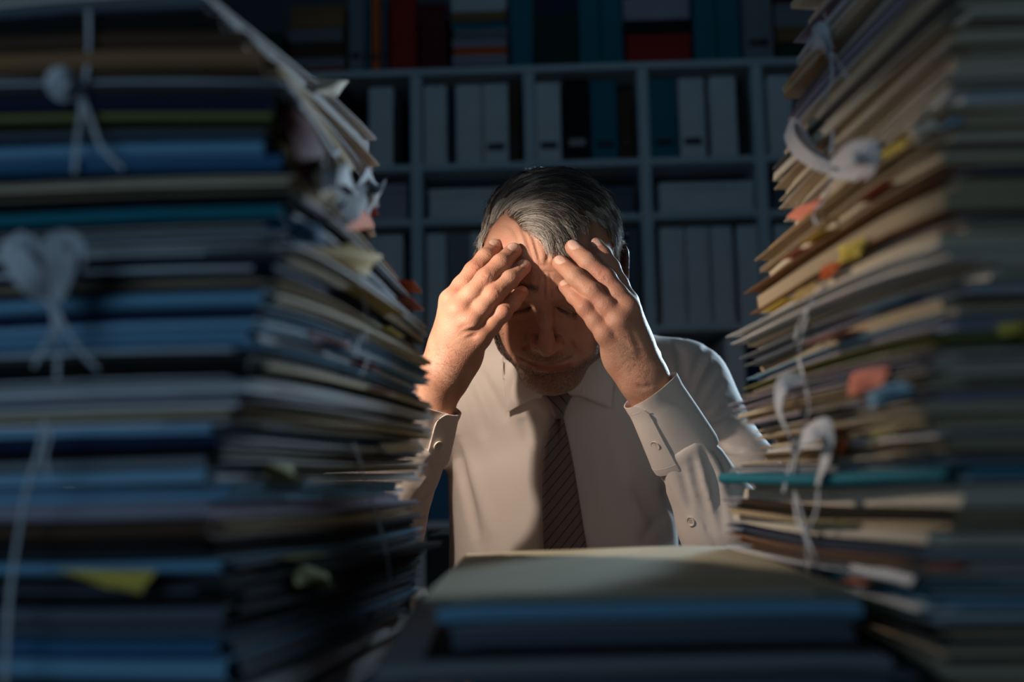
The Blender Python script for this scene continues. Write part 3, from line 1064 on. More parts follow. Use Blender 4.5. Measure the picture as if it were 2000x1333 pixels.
# folds of the upper arm and sleeve on his left
for pts, w_, d_ in [
    ([(1318, 668), (1330, 700), (1338, 745)], .005, .0066),
    ([(1384, 676), (1365, 705), (1345, 765)], .0045, .0090), ([(1400, 715), (1378, 745), (1358, 790)], .0045, .0092),
    ([(1412, 745), (1392, 775), (1376, 800)], .004, .0084), ([(1430, 790), (1405, 812), (1385, 826)], .0045, .0092),
    ([(1442, 836), (1416, 850), (1398, 856)], .004, .0080), ([(1452, 880), (1425, 880), (1402, 868)], .004, .0084),
    ([(1392, 695), (1374, 722), (1352, 776)], .005, -.0022), ([(1420, 768), (1398, 792), (1380, 812)], .005, -.0025),
    ([(1438, 812), (1412, 832), (1392, 842)], .005, -.0025),
    # forearm gathers under the cuff
    ([(1330, 905), (1338, 945), (1352, 1000)], .0035, .0024), ([(1352, 892), (1362, 940), (1378, 1000), (1396, 1050)], .0045, .0034),
    ([(1372, 880), (1390, 925), (1404, 985), (1412, 1050)], .0045, .0036), ([(1386, 866), (1414, 905), (1432, 960)], .0045, .0032),
    ([(1362, 886), (1376, 940), (1392, 1000)], .0040, -.0022), ([(1380, 874), (1402, 916), (1418, 970)], .0040, -.0022),
    ([(1292, 925), (1298, 960), (1316, 1010)], .005, .0022),
    # other sleeve
    ([(862, 880), (845, 905), (830, 940)], .004, .0026), ([(866, 915), (846, 945), (822, 970)], .004, .0028),
    ([(860, 955), (840, 975), (812, 990)], .004, .0026), ([(850, 890), (835, 930), (815, 965)], .004, -.0016),
    # chest: pull lines from the collar and the side
    ([(925, 712), (952, 760), (990, 830)], .008, .0056), ([(905, 735), (925, 790), (950, 860)], .008, .0050),
    ([(880, 850), (905, 930), (935, 1060)], .008, .0060), ([(900, 850), (930, 940), (965, 1060)], .010, -.0030),
    ([(1150, 850), (1140, 930), (1160, 1060)], .012, .0030), ([(1190, 820), (1200, 900), (1230, 1000)], .014, .0030),
    ([(1018, 815), (1030, 850), (1050, 880)], .007, .0030), ([(1040, 800), (1050, 812), (1062, 820)], .006, .0028),
    ([(1235, 930), (1270, 990), (1310, 1060)], .012, .0050), ([(1300, 1000), (1280, 1030), (1250, 1060)], .008, .0040),
]:
    cg(pts, w_, d_)
# yoke seam on the shoulder
cg([(1232, 680), (1280, 676), (1330, 676)], .0020, .0014, False)
cg([(1334, 660), (1332, 700), (1320, 740)], .0024, .0016, False)
# sleeve placket: a strip with a stitched edge running down from the cuff
cg([(1319, 902), (1340, 950), (1370, 1010), (1402, 1070)], .0018, .0018, False)
cg([(1300, 912), (1322, 960), (1352, 1018), (1384, 1075)], .0075, -.0014, False)
VC, QC = C.surface()
fabric = material('shirt_cotton', srgb(228, 216, 208), rough=.75, bump=(9, .5, .006), spec=.2, sheen=.15)
shirt = np_mesh('shirt', VC, QC, fabric, person, relax=1)
fabric2 = material('shirt_cotton_pressed', srgb(230, 218, 210), rough=.72, bump=(300, .15, .0006), spec=.2, sheen=.15)
butm = material('shirt_button', srgb(226, 214, 200), rough=.3, spec=.6)


def slab(name, top, bot, thick, mat, parent, bulge=0.0, nu=6, out_=None):
    """strip between two point rows, with real thickness"""
    top = [np.asarray(p, float) for p in top]; bot = [np.asarray(p, float) for p in bot]
    n = len(top)
    G = np.empty((nu + 1, n, 3))
    for j in range(nu + 1):
        t = j / nu
        for i in range(n):
            G[j, i] = top[i] * (1 - t) + bot[i] * t
    du = np.gradient(G, axis=1); dv = np.gradient(G, axis=0)
    N = unit(np.cross(du, dv))
    if out_ is not None:
        ref = G - np.asarray(out_)[None, None]
        sgn = np.sign(np.sum(N * ref, axis=2, keepdims=True)); N = N * sgn
    for j in range(nu + 1):
        t = j / nu
        G[j] += N[j] * bulge * math.sin(PI * t)
    A_ = G + N * thick / 2; B_ = G - N * thick / 2
    v = np.concatenate([A_.reshape(-1, 3), B_.reshape(-1, 3)])
    m = (nu + 1) * n
    f = []
    for j in range(nu):
        for i in range(n - 1):
            a = j * n + i
            f.append((a, a + 1, a + n + 1, a + n)); f.append((m + a, m + a + n, m + a + n + 1, m + a + 1))
    for i in range(n - 1):
        f.append((i, m + i, m + i + 1, i + 1)); a = nu * n + i
        f.append((a, a + 1, m + a + 1, m + a))
    for j in range(nu):
        a = j * n
        f.append((a, a + n, m + a + n, m + a)); a = j * n + n - 1
        f.append((a, m + a, m + a + n, a + n))
    o = mesh_obj(name, v, f, mat, parent, True, 60)
    bm = bmesh.new(); bm.from_mesh(o.data); bmesh.ops.recalc_face_normals(bm, faces=bm.faces); bm.to_mesh(o.data); bm.free()
    return o


def make_button(c, n, r, parent):
    n = Vector(n).normalized()
    M = n.to_track_quat('Z', 'Y').to_matrix()
    b_ = MB().lathe([(r * .3, .0002), (r * .72, .0004), (r * .80, .0012), (r * .97, .0013), (r, .0007), (r * .95, -.0004), (r * .5, -.0008)], 20, tuple(c), M)
    o = b_.build('button', butm, parent)
    for k in range(4):
        a = PI / 4 + k * PI / 2
        p = Vector(c) + M @ Vector((math.cos(a) * r * .3, math.sin(a) * r * .3, .0006))
        MB().lathe([(r * .09, 0), (r * .09, .0004)], 8, tuple(p), M).build('thread_hole', thread, o)
    return o


thread = material('button_thread', srgb(150, 138, 126))
# cuffs: tapering open tubes, lapped and buttoned on the side towards the camera
for nm, r0, r1, phb in (('a', .0315, .0265, 2.2), ('b', .0338, .0262, .75)):
    cb, ct = CU[nm]
    ax = unit(ct - cb); tocam = unit(CAM - cb); tocam = unit(tocam - ax * (tocam @ ax)); sd = np.cross(ax, tocam)
    sgn = 1 if nm == 'b' else -1
    sd = sd * np.sign(sd @ _r)                       # towards image right
    cb2 = cb - ax * .004
    nT, nR = 72, 15
    v = []
    ph0 = 1.95 if nm == 'b' else PI - 1.95            # angle of the free edge; the band laps over itself there
    for sh in (0, 1):
        for j in range(nR):
            t = j / (nR - 1)
            for i in range(nT + 1):
                u = i / nT
                ph = ph0 + sgn * u * (2 * PI + .42)
                r = (r0 + (r1 - r0) * t) + .0012 * math.sin(3 * ph + t * 2)
                r += .0030 * (1 - u) ** 1.0 if u < 1 else 0
                edge = min(1, min(t, 1 - t) / .07)
                corner = max(0, 1 - (1 - u) / .06) if True else 0
                wob = .0030 * math.cos(ph - (.5 if nm == 'b' else 2.6)) * t
                tt = t - .16 * max(0, 1 - u / .05) ** 2 * (t > .5) * (t - .5) * 2
                th = (.0014 * math.sqrt(max(0.02, edge)) + .0003) * (1 if sh == 0 else -1)
                flare = .0030 * max(0, (t - .8) / .2) ** 2
                R_ = r + th + flare
                e = math.sin(ph) * 0.88
                v.append(cb2 + ax * (tt * (np.linalg.norm(ct - cb) + .012) + wob) + (sd * math.cos(ph) + tocam * e) * R_)
    f = []
    m = nR * (nT + 1)
    for j in range(nR - 1):
        for i in range(nT):
            a_ = j * (nT + 1) + i
            f.append((a_, a_ + 1, a_ + nT + 2, a_ + nT + 1)); f.append((m + a_, m + a_ + nT + 1, m + a_ + nT + 2, m + a_ + 1))
    for i in range(nT):
        f.append((i, m + i, m + i + 1, i + 1)); a_ = (nR - 1) * (nT + 1) + i
        f.append((a_, a_ + 1, m + a_ + 1, m + a_))
    for j in range(nR - 1):
        a_ = j * (nT + 1)
        f.append((a_, a_ + nT + 1, m + a_ + nT + 1, m + a_)); a_ += nT
        f.append((a_, m + a_, m + a_ + nT + 1, a_ + nT + 1))
    o = mesh_obj('cuff', v, f, fabric2, person, True, 60)
    bm = bmesh.new(); bm.from_mesh(o.data); bmesh.ops.recalc_face_normals(bm, faces=bm.faces); bm.to_mesh(o.data); bm.free()
    # stitched hem lines of the cuff
    for tt in (.10, .90):
        pts = []
        for i in range(60):
            ph = ph0 + sgn * i / 59 * (2 * PI - .1)
            r = r0 + (r1 - r0) * tt + .0012 * math.sin(3 * ph + tt * 2) + .0016 + .0030 * (1 - i / 59) + (.0008 if tt > .8 else 0)
            wob = .0030 * math.cos(ph - (.5 if nm == 'b' else 2.6)) * tt
            pts.append(cb2 + ax * (tt * (np.linalg.norm(ct - cb) + .012) + wob) + (sd * math.cos(ph) + tocam * math.sin(ph) * .88) * r)
        MB().tube(pts, .00035, 5).build('seam', fabric2, o)
    ph = phb + PI / 2 if nm == 'a' else PI - phb
    ph = {'b': 2.25, 'a': .95}[nm]
    r = r0 + (r1 - r0) * .42 + .0046
    d_ = sd * math.cos(ph) + tocam * math.sin(ph) * .88
    make_button(cb2 + ax * (.42 * (np.linalg.norm(ct - cb) + .012)) + d_ * r, d_, .0052, o)
pb_ = C0.hit(1352, 1018, .9, 1.5); nb_ = unit(C.grad(pb_[None]))[0]
make_button(pb_ + nb_ * .0022, nb_, .0048, shirt)

# collar: fold line at the neck, leaf edge lying on the chest
def ch(px, py, off):
    p = C.hit(px, py, .9, 1.5); v = ray(px, py); return p - v * off
tl = [ch(1066, 768, .014), ch(1046, 742, .018), ch(1022, 708, .020), ch(1004, 684, .016), P(1000, 664, 1.290), P(1030, 640, 1.335), P(1080, 628, 1.352), P(1130, 640, 1.335), P(1160, 664, 1.290), ch(1156, 684, .016), ch(1140, 708, .020), ch(1122, 742, .018), ch(1106, 766, .014)]
bl = [ch(1046, 772, .006), ch(1014, 792, .010), ch(989, 807, .009), ch(984, 742, .013), ch(983, 704, .009), P(1010, 668, 1.345), P(1080, 655, 1.372), P(1152, 668, 1.345), ch(1200, 704, .009), ch(1198, 742, .013), ch(1193, 796, .009), ch(1158, 783, .010), ch(1120, 765, .006)]
col_c = P(1080, 730, 1.28)
# the leaf edge is crisp at its points: interpolate each run on its own
def runs(pts, cuts, n):
    out = []
    for a_, b_ in zip(cuts[:-1], cuts[1:]):
        seg = catmull(pts[a_:b_ + 1], n)
        out += seg if not out else seg[1:]
    return out
tl2 = runs(tl, [0, 2, 10, 12], 8); bl2 = runs(bl, [0, 2, 10, 12], 8)
collar = slab('collar', tl2, bl2, .0022, fabric2, person, bulge=.004, nu=8, out_=col_c)
# stand under the collar fold
st_t = [p * .985 + np.asarray(col_c) * .015 for p in map(np.asarray, tl2)]
st_b = [p - np.array([0, -.004, .030]) for p in st_t]
slab('collar_stand', st_t[14:-14], st_b[14:-14], .002, fabric2, collar, nu=3, out_=col_c)

# tie
tie_m = bpy.data.materials.new('striped_silk'); tie_m.use_nodes = True
nt = tie_m.node_tree; pb = nt.nodes['Principled BSDF']
uvn = nt.nodes.new('ShaderNodeUVMap'); uvn.uv_map = 'UVMap'
sp = nt.nodes.new('ShaderNodeSeparateXYZ'); nt.links.new(uvn.outputs['UV'], sp.inputs['Vector'])
def mth(op, a_, b_=None):
    n_ = nt.nodes.new('ShaderNodeMath'); n_.operation = op
    for k, q in ((0, a_), (1, b_)):
        if q is None: continue
        if isinstance(q, (int, float)): n_.inputs[k].default_value = q
        else: nt.links.new(q, n_.inputs[k])
    return n_.outputs[0]
s_ = mth('ADD', mth('MULTIPLY', sp.outputs['X'], -86.0), mth('MULTIPLY', sp.outputs['Y'], 74.0))
fr_ = mth('FRACT', s_)
ln1 = mth('LESS_THAN', fr_, .13)
wv = mth('MULTIPLY', mth('SINE', mth('MULTIPLY', s_, 60.0)), .5)
mx = nt.nodes.new('ShaderNodeMix'); mx.data_type = 'RGBA'
mx.inputs['A'].default_value = srgb(120, 106, 100); mx.inputs['B'].default_value = srgb(34, 28, 30)
nt.links.new(ln1, mx.inputs['Factor']); nt.links.new(mx.outputs['Result'], pb.inputs['Base Color'])
pb.inputs['Roughness'].default_value = .5; pb.inputs['Sheen Weight'].default_value = .2
bpn = nt.nodes.new('ShaderNodeBump'); bpn.inputs['Strength'].default_value = .2; bpn.inputs['Distance'].default_value = .0004
nt.links.new(wv, bpn.inputs['Height']); nt.links.new(bpn.outputs['Normal'], pb.inputs['Normal'])


def uv_by_position(o):
    uv = o.data.uv_layers.new(name='UVMap')
    for l in o.data.loops:
        c_ = o.data.vertices[l.vertex_index].co
        uv.data[l.index].uv = (c_.x, c_.z)


rowsL = [(1082, 812), (1072, 840), (1063, 870), (1059, 905), (1058, 945), (1059, 990), (1060, 1035), (1062, 1080), (1064, 1130), (1066, 1180)]
rowsR = [(1099, 812), (1105, 840), (1112, 870), (1119, 905), (1126, 945), (1133, 990), (1140, 1035), (1148, 1080), (1156, 1130), (1164, 1180)]
nW = 13
grid = []
for k, (a_, b_) in enumerate(zip(rowsL, rowsR)):
    pm = C.hit((a_[0] + b_[0]) / 2, a_[1], .9, 1.5)
    row = []
    for i in range(nW):
        t = i / (nW - 1)
        q = P(a_[0] + (b_[0] - a_[0]) * t, a_[1] + (b_[1] - a_[1]) * t, pm[1])
        arch = .0055 * (1 - (2 * t - 1) ** 2) ** .6
        dim = .0090 * math.exp(-((t - .52) / .15) ** 2) * max(0, 1 - k / 3.2)
        q = q + np.array([0, -1, 0]) * (.0055 + arch - dim + .006 * max(0, 1 - k / 2))
        row.append(q)
    grid.append(row)
cols = [catmull([grid[k][i] for k in range(len(grid))], 5) for i in range(nW)]
front = np.array(cols).transpose(1, 0, 2)            # rows x cols
nr = len(front)
v = [tuple(p) for p in front.reshape(-1, 3)] + [tuple(p + np.array([0, .0035, 0])) for p in front.reshape(-1, 3)]
f = []; m = nr * nW
for j in range(nr - 1):
    for i in range(nW - 1):
        a_ = j * nW + i
        f.append((a_, a_ + nW, a_ + nW + 1, a_ + 1)); f.append((m + a_, m + a_ + 1, m + a_ + nW + 1, m + a_ + nW))
    a_ = j * nW; f.append((a_, m + a_, m + a_ + nW, a_ + nW)); a_ += nW - 1; f.append((a_, a_ + nW, m + a_ + nW, m + a_))
for i in range(nW - 1):
    f.append((i, i + 1, m + i + 1, m + i)); a_ = (nr - 1) * nW + i; f.append((a_, m + a_, m + a_ + 1, a_ + 1))
tie = mesh_obj('tie', v, f, tie_m, person, True, 60); uv_by_position(tie)
# knot
kn = C.hit(1088, 800, .9, 1.5)
ky = kn[1]
sec = [(760, 1050, 1126, .010), (770, 1055, 1121, .016), (785, 1065, 1112, .0185), (800, 1073, 1105, .0180), (812, 1078, 1102, .0165), (819, 1080, 1101, .012)]
v, f = [], []; nk = 20
for (yy, xl, xr, dp) in sec:
    a_ = P(xl, yy, ky - .008); b_ = P(xr, yy, ky - .008); c_ = (a_ + b_) / 2; hw = (b_ - a_) / 2
    for i in range(nk):
        th = 2 * PI * i / nk
        v.append(c_ + hw * (abs(math.cos(th)) ** .75 * (1 if math.cos(th) > 0 else -1)) + np.array([0, -1, 0]) * dp * (abs(math.sin(th)) ** .8 * (1 if math.sin(th) > 0 else -1)))
for j in range(len(sec) - 1):
    for i in range(nk):
        k2 = (i + 1) % nk
        f.append((j * nk + i, (j + 1) * nk + i, (j + 1) * nk + k2, j * nk + k2))
f.append(tuple(range(nk))); f.append(tuple(reversed(range((len(sec) - 1) * nk, len(sec) * nk))))
ko = mesh_obj('knot', v, f, tie_m, tie, True, 70)
md = ko.modifiers.new('s', 'SUBSURF'); md.levels = md.render_levels = 1
uv_by_position(ko)
for l_ in ko.data.uv_layers['UVMap'].data: l_.uv = (-l_.uv[0] * .8, l_.uv[1] * .8)

# trousers, belt line and shoes under the desk
T = Field(axis((-.30, .42, .009)), axis((.60, 1.56, .009)), axis((-.01, .82, .009)))
T.ell((.058, 1.350, .62), (.165, .135, .13), .03)
T.ell((.058, 1.345, .76), (.148, .112, .07), .04)
for sx in (-1, 1):
    hip = (.058 + sx * .085, 1.34, .565); kneej = (.058 + sx * .14, .93, .545); ank = (.058 + sx * .13, .98, .10)
    T.chain([hip, kneej], [.088, .066], .03)
    T.chain([kneej, ank], [.066, .052], .02)
    T.ell((ank[0], ank[1], .02), (.07, .07, .075), .006, sub=True)
VT, QT = T.surface()
np_mesh('trousers', VT, QT, material('dark_wool', srgb(38, 40, 48), rough=.85, bump=(250, .2, .0006)), person, relax=2)
leather = material('black_leather', srgb(20, 18, 18), rough=.35)
for sx in (-1, 1):
    Sh = Field(axis((-.16, .30, .006)), axis((.78, 1.06, .006)), axis((-.008, .14, .006)))
    cx = .058 + sx * .13
    Sh.chain([(cx, .985, .075), (cx, .985, .040)], [.040, .040], .01)
    Sh.chain([(cx, .985, .036), (cx + sx * .008, .90, .034), (cx + sx * .012, .845, .030)], [.037, .040, .030], .02)
    Sh.ell((cx, .93, -.055), (.3, .3, .055), .002, sub=True)
    a_, b_ = Sh.surface()
    np_mesh('shoe', a_, b_, leather, person, relax=1)
print('clothes done', round(_t.time() - _t0, 1), 's')
# ------------------------------------------------------------------ paperwork
PAL = {
    'white': (214, 216, 220), 'cream': (214, 198, 172), 'ivory': (222, 212, 194), 'beige': (188, 168, 138), 'kraft brown': (146, 108, 76),
    'dark brown': (78, 58, 46), 'black': (24, 25, 28), 'charcoal': (52, 55, 60), 'grey': (130, 134, 140), 'slate grey': (92, 100, 112),
    'pale blue': (140, 184, 214), 'sky blue': (112, 160, 190), 'mid blue': (58, 104, 142), 'navy blue': (32, 46, 76), 'teal': (34, 116, 134),
    'turquoise': (70, 168, 190), 'red': (158, 40, 34), 'burgundy': (92, 30, 36), 'orange': (214, 104, 52), 'salmon pink': (226, 138, 116),
    'pink': (232, 160, 152), 'yellow': (228, 200, 92), 'olive green': (132, 132, 82), 'dark green': (30, 62, 54), 'lilac grey': (166, 160, 176),
    'tan': (190, 158, 100), 'sage green': (176, 170, 146),
}
_mats = {}


def pmat(colour, sheet=False):
    """paper or card of a colour; sheets show the fine lines of their edges"""
    key = (colour, sheet)
    if key in _mats: return _mats[key]
    m = bpy.data.materials.new(('sheets_' if sheet else 'card_') + colour.replace(' ', '_'))
    m.use_nodes = True
    nt = m.node_tree; b = nt.nodes['Principled BSDF']
    colr = srgb(*PAL[colour])
    b.inputs['Roughness'].default_value = .9 if sheet else .75
    b.inputs['Specular IOR Level'].default_value = .08 if sheet else .15
    tc = nt.nodes.new('ShaderNodeTexCoord')
    if sheet:
        mp = nt.nodes.new('ShaderNodeMapping'); mp.inputs['Scale'].default_value = (4, 4, 900)
        n = nt.nodes.new('ShaderNodeTexNoise'); n.inputs['Scale'].default_value = 1.0; n.inputs['Detail'].default_value = 2
        nt.links.new(tc.outputs['Object'], mp.inputs['Vector']); nt.links.new(mp.outputs['Vector'], n.inputs['Vector'])
        cr = nt.nodes.new('ShaderNodeValToRGB')
        cr.color_ramp.elements[0].position = .33; cr.color_ramp.elements[1].position = .60
        cr.color_ramp.elements[0].color = tuple(c * .74 for c in colr[:3]) + (1,)
        cr.color_ramp.elements[1].color = colr
        nt.links.new(n.outputs['Fac'], cr.inputs['Fac']); nt.links.new(cr.outputs['Color'], b.inputs['Base Color'])
        bp = nt.nodes.new('ShaderNodeBump'); bp.inputs['Strength'].default_value = .4; bp.inputs['Distance'].default_value = .0006
        nt.links.new(n.outputs['Fac'], bp.inputs['Height']); nt.links.new(bp.outputs['Normal'], b.inputs['Normal'])
    else:
        n = nt.nodes.new('ShaderNodeTexNoise'); n.inputs['Scale'].default_value = 14; n.inputs['Detail'].default_value = 5
        nt.links.new(tc.outputs['Object'], n.inputs['Vector'])
        mx = nt.nodes.new('ShaderNodeMix'); mx.data_type = 'RGBA'
        mx.inputs['A'].default_value = tuple(c * .82 for c in colr[:3]) + (1,)
        mx.inputs['B'].default_value = tuple(min(1, c * 1.12) for c in colr[:3]) + (1,)
        nt.links.new(n.outputs['Fac'], mx.inputs['Factor']); nt.links.new(mx.outputs['Result'], b.inputs['Base Color'])
    _mats[key] = m
    return m


def sheet_block(name, x0, x1, y0, y1, z0, z1, mat, parent, yaw=0.0, piv=(0, 0), warp=None, nx=9, ny=11, ragged=.0, rnd=None):
    """a block of sheets (local metres); warp(x, y, z) bends it; yaw turns it about piv"""
    r = rnd or random
    ca, sa = math.cos(yaw), math.sin(yaw)
    v, f = [], []
    jit = [[(r.uniform(-ragged, ragged), r.uniform(-ragged, ragged)) for _ in range(4)] for _ in range(2)]
    for lvl, z in ((0, z0), (1, z1)):
        for j in range(ny + 1):
            for i in range(nx + 1):
                x = x0 + (x1 - x0) * i / nx; y = y0 + (y1 - y0) * j / ny
                # rounded, slightly dog-eared outline
                ex = (i in (0, nx)); ey = (j in (0, ny))
                if ex and ey:
                    k = (i == nx) + 2 * (j == ny)
                    x += jit[lvl][k][0] - (.0012 if i == nx else -.0012); y += jit[lvl][k][1] - (.0012 if j == ny else -.0012)
                xr = piv[0] + (x - piv[0]) * ca - (y - piv[1]) * sa
                yr = piv[1] + (x - piv[0]) * sa + (y - piv[1]) * ca
                zz = z + (warp(xr, yr, z) if warp else 0)
                v.append((xr, yr, zz))
    m = (nx + 1) * (ny + 1)
    for j in range(ny):
        for i in range(nx):
            a = j * (nx + 1) + i
            f.append((m + a, m + a + 1, m + a + nx + 2, m + a + nx + 1)); f.append((a, a + nx + 1, a + nx + 2, a + 1))
    for i in range(nx):
        f.append((i, i + 1, m + i + 1, m + i)); a = ny * (nx + 1) + i
        f.append((a, m + a, m + a + 1, a + 1))
    for j in range(ny):
        a = j * (nx + 1)
        f.append((a, m + a, m + a + nx + 1, a + nx + 1)); a += nx
        f.append((a, a + nx + 1, m + a + nx + 1, m + a))
    return mesh_obj(name, v, f, mat, parent, True, 40)


def folder_cover(x0, x1, y0, y1, z0, z1, side, mat, parent, warp, yaw=0., th=.0008, n=10, lip=.006):
    """card bent round the sheets: lower flap, rounded spine, upper flap; side = where the spine is ('front', 'near', 'far')"""
    prof = []
    R = (z1 - z0) / 2 - th / 2; zc = (z0 + z1) / 2
    # profile in (s, z): s runs away from the spine
    if side == 'front': L = y1 - y0
    else: L = x1 - x0
    path = [(L + lip * .4, z0 + th / 2)] + [(L * k / 6, z0 + th / 2) for k in (5, 4, 3, 2, 1)]
    for k in range(7):
        a = -PI / 2 - PI * k / 6
        path.append((-.002 + min(R, .007) * math.cos(a), zc + R * math.sin(a) if True else 0))
    path += [(L * k / 6, z1 - th / 2) for k in (1, 2, 3, 4, 5)] + [(L + lip, z1 - th / 2)]
    cen_ = []
    for i, (s_, z_) in enumerate(path):
        a = path[max(0, i - 1)]; b = path[min(len(path) - 1, i + 1)]
        t = Vector((b[0] - a[0], b[1] - a[1])).normalized()
        nn = Vector((-t[1], t[0]))
        cen_.append((Vector((s_, z_)) + nn * th / 2, Vector((s_, z_)) - nn * th / 2))
    w0, w1 = (x0, x1) if side == 'front' else (y0, y1)
    v, f = [], []
    ca, sa = math.cos(yaw), math.sin(yaw)
    for sh in (0, 1):
        for c_ in cen_:
            for k in range(n + 1):
                u = w0 + (w1 - w0) * k / n
                s_, z_ = c_[sh]
                if side == 'front': x, y = u, y0 + s_
                elif side == 'near': x, y = x1 - s_, u
                else: x, y = x0 + s_, u
                xr = x * ca - y * sa; yr = x * sa + y * ca
                v.append((xr, yr, z_ + (warp(xr, yr, z_) if warp else 0)))
    np_ = len(cen_); m = np_ * (n + 1)
    for j in range(np_ - 1):
        for k in range(n):
            a = j * (n + 1) + k
            f.append((a, a + 1, a + n + 2, a + n + 1)); f.append((m + a, m + a + n + 1, m + a + n + 2, m + a + 1))
    for k in range(n):
        f.append((k, m + k, m + k + 1, k + 1)); a = (np_ - 1) * (n + 1) + k
        f.append((a, a + 1, m + a + 1, m + a))
    for j in range(np_ - 1):
        a = j * (n + 1); f.append((a, a + n + 1, m + a + n + 1, m + a)); a += n
        f.append((a, m + a, m + a + n + 1, a + n + 1))
    o = mesh_obj('cover', v, f, mat, parent, True, 50)
    bm = bmesh.new(); bm.from_mesh(o.data); bmesh.ops.recalc_face_normals(bm, faces=bm.faces); bm.to_mesh(o.data); bm.free()
    return o


def lerp_table(tab, z):
    tab = sorted(tab)
    if z <= tab[0][0]: return tab[0][1]
    for (a, va), (b, vb) in zip(tab[:-1], tab[1:]):
        if z <= b: return va + (vb - va) * (z - a) / (b - a)
    return tab[-1][1]


DESK = 0.75
YF, YB = 0.500, 0.800
L_FRONT = [(302, -121), (330, -60), (470, 60), (560, 170), (520, 290), (585, 350), (560, 430), (540, 500), (500, 600), (490, 720), (445, 800), (420, 880), (402, 930), (430, 1050), (440, 1180), (450, 1320), (450, 1700)]
L_BACK = [(722, 272), (714, 305), (700, 340), (712, 380), (718, 445), (735, 520), (780, 570), (822, 625), (822, 700), (828, 780), (828, 850), (824, 900), (812, 960), (830, 1060), (812, 1190), (790, 1260), (790, 1500)]
R_FRONT = [(1949, -281), (1870, 60), (1850, 200), (1850, 350), (1862, 450), (1880, 560), (1835, 680), (1800, 800), (1885, 905), (1850, 1000), (1800, 1100), (1820, 1180), (1850, 1260), (1850, 1700)]
R_BACK = [(1560, 120), (1548, 178), (1560, 215), (1536, 330), (1532, 385), (1548, 425), (1520, 478), (1482, 545), (1470, 605), (1448, 655), (1462, 690), (1456, 765), (1452, 805), (1474, 850), (1478, 900), (1430, 942), (1432, 1000), (1440, 1045), (1475, 1085), (1520, 1140), (1560, 1200), (1560, 1500)]


def tab_of(lst, y):
    return [(P(px, py, y)[2], P(px, py, y)[0]) for px, py in lst]


LF, LB, RF, RB = tab_of(L_FRONT, YF), tab_of(L_BACK, YB), tab_of(R_FRONT, YF), tab_of(R_BACK, YB)


def level_phrase(z, y):
    """what of the man stands level, in view, with height z at distance y"""
    tanv = (z - CAM_Z) / y
    py = 935 - 2000 * tanv * .985
    for lim, w_ in ((60, 'above the bookcase top'), (330, 'level with the upper binders'), (420, 'level with his hair'), (520, 'level with his forehead'),
                    (610, 'level with his eyes'), (700, 'level with his nose'), (780, 'level with his mouth'), (850, 'level with his tie knot'),
                    (930, 'level with his cuffs'), (1010, 'level with his lower sleeves'), (1090, 'level with the tie end'), (1240, 'low down by the middle pile'), (9999, 'near the desk')):
        if py < lim: return w_


used_labels = set()


def unique_label(base_opts):
    for l_ in base_opts:
        n_ = len(l_.split())
        if l_ not in used_labels and n_ <= 16:
            used_labels.add(l_); return l_
    print('LABEL CLASH', base_opts[0]); used_labels.add(base_opts[0])
    return base_opts[0]


KINDN = {'folder': 'folder', 'bundle': 'bundle of sheets', 'ream': 'thick ream of sheets', 'binder': 'binder', 'wallet': 'card wallet'}
NAME = {'folder': 'paper_folder', 'bundle': 'paper_bundle', 'ream': 'paper_ream', 'binder': 'lever_arch_binder', 'wallet': 'document_wallet'}


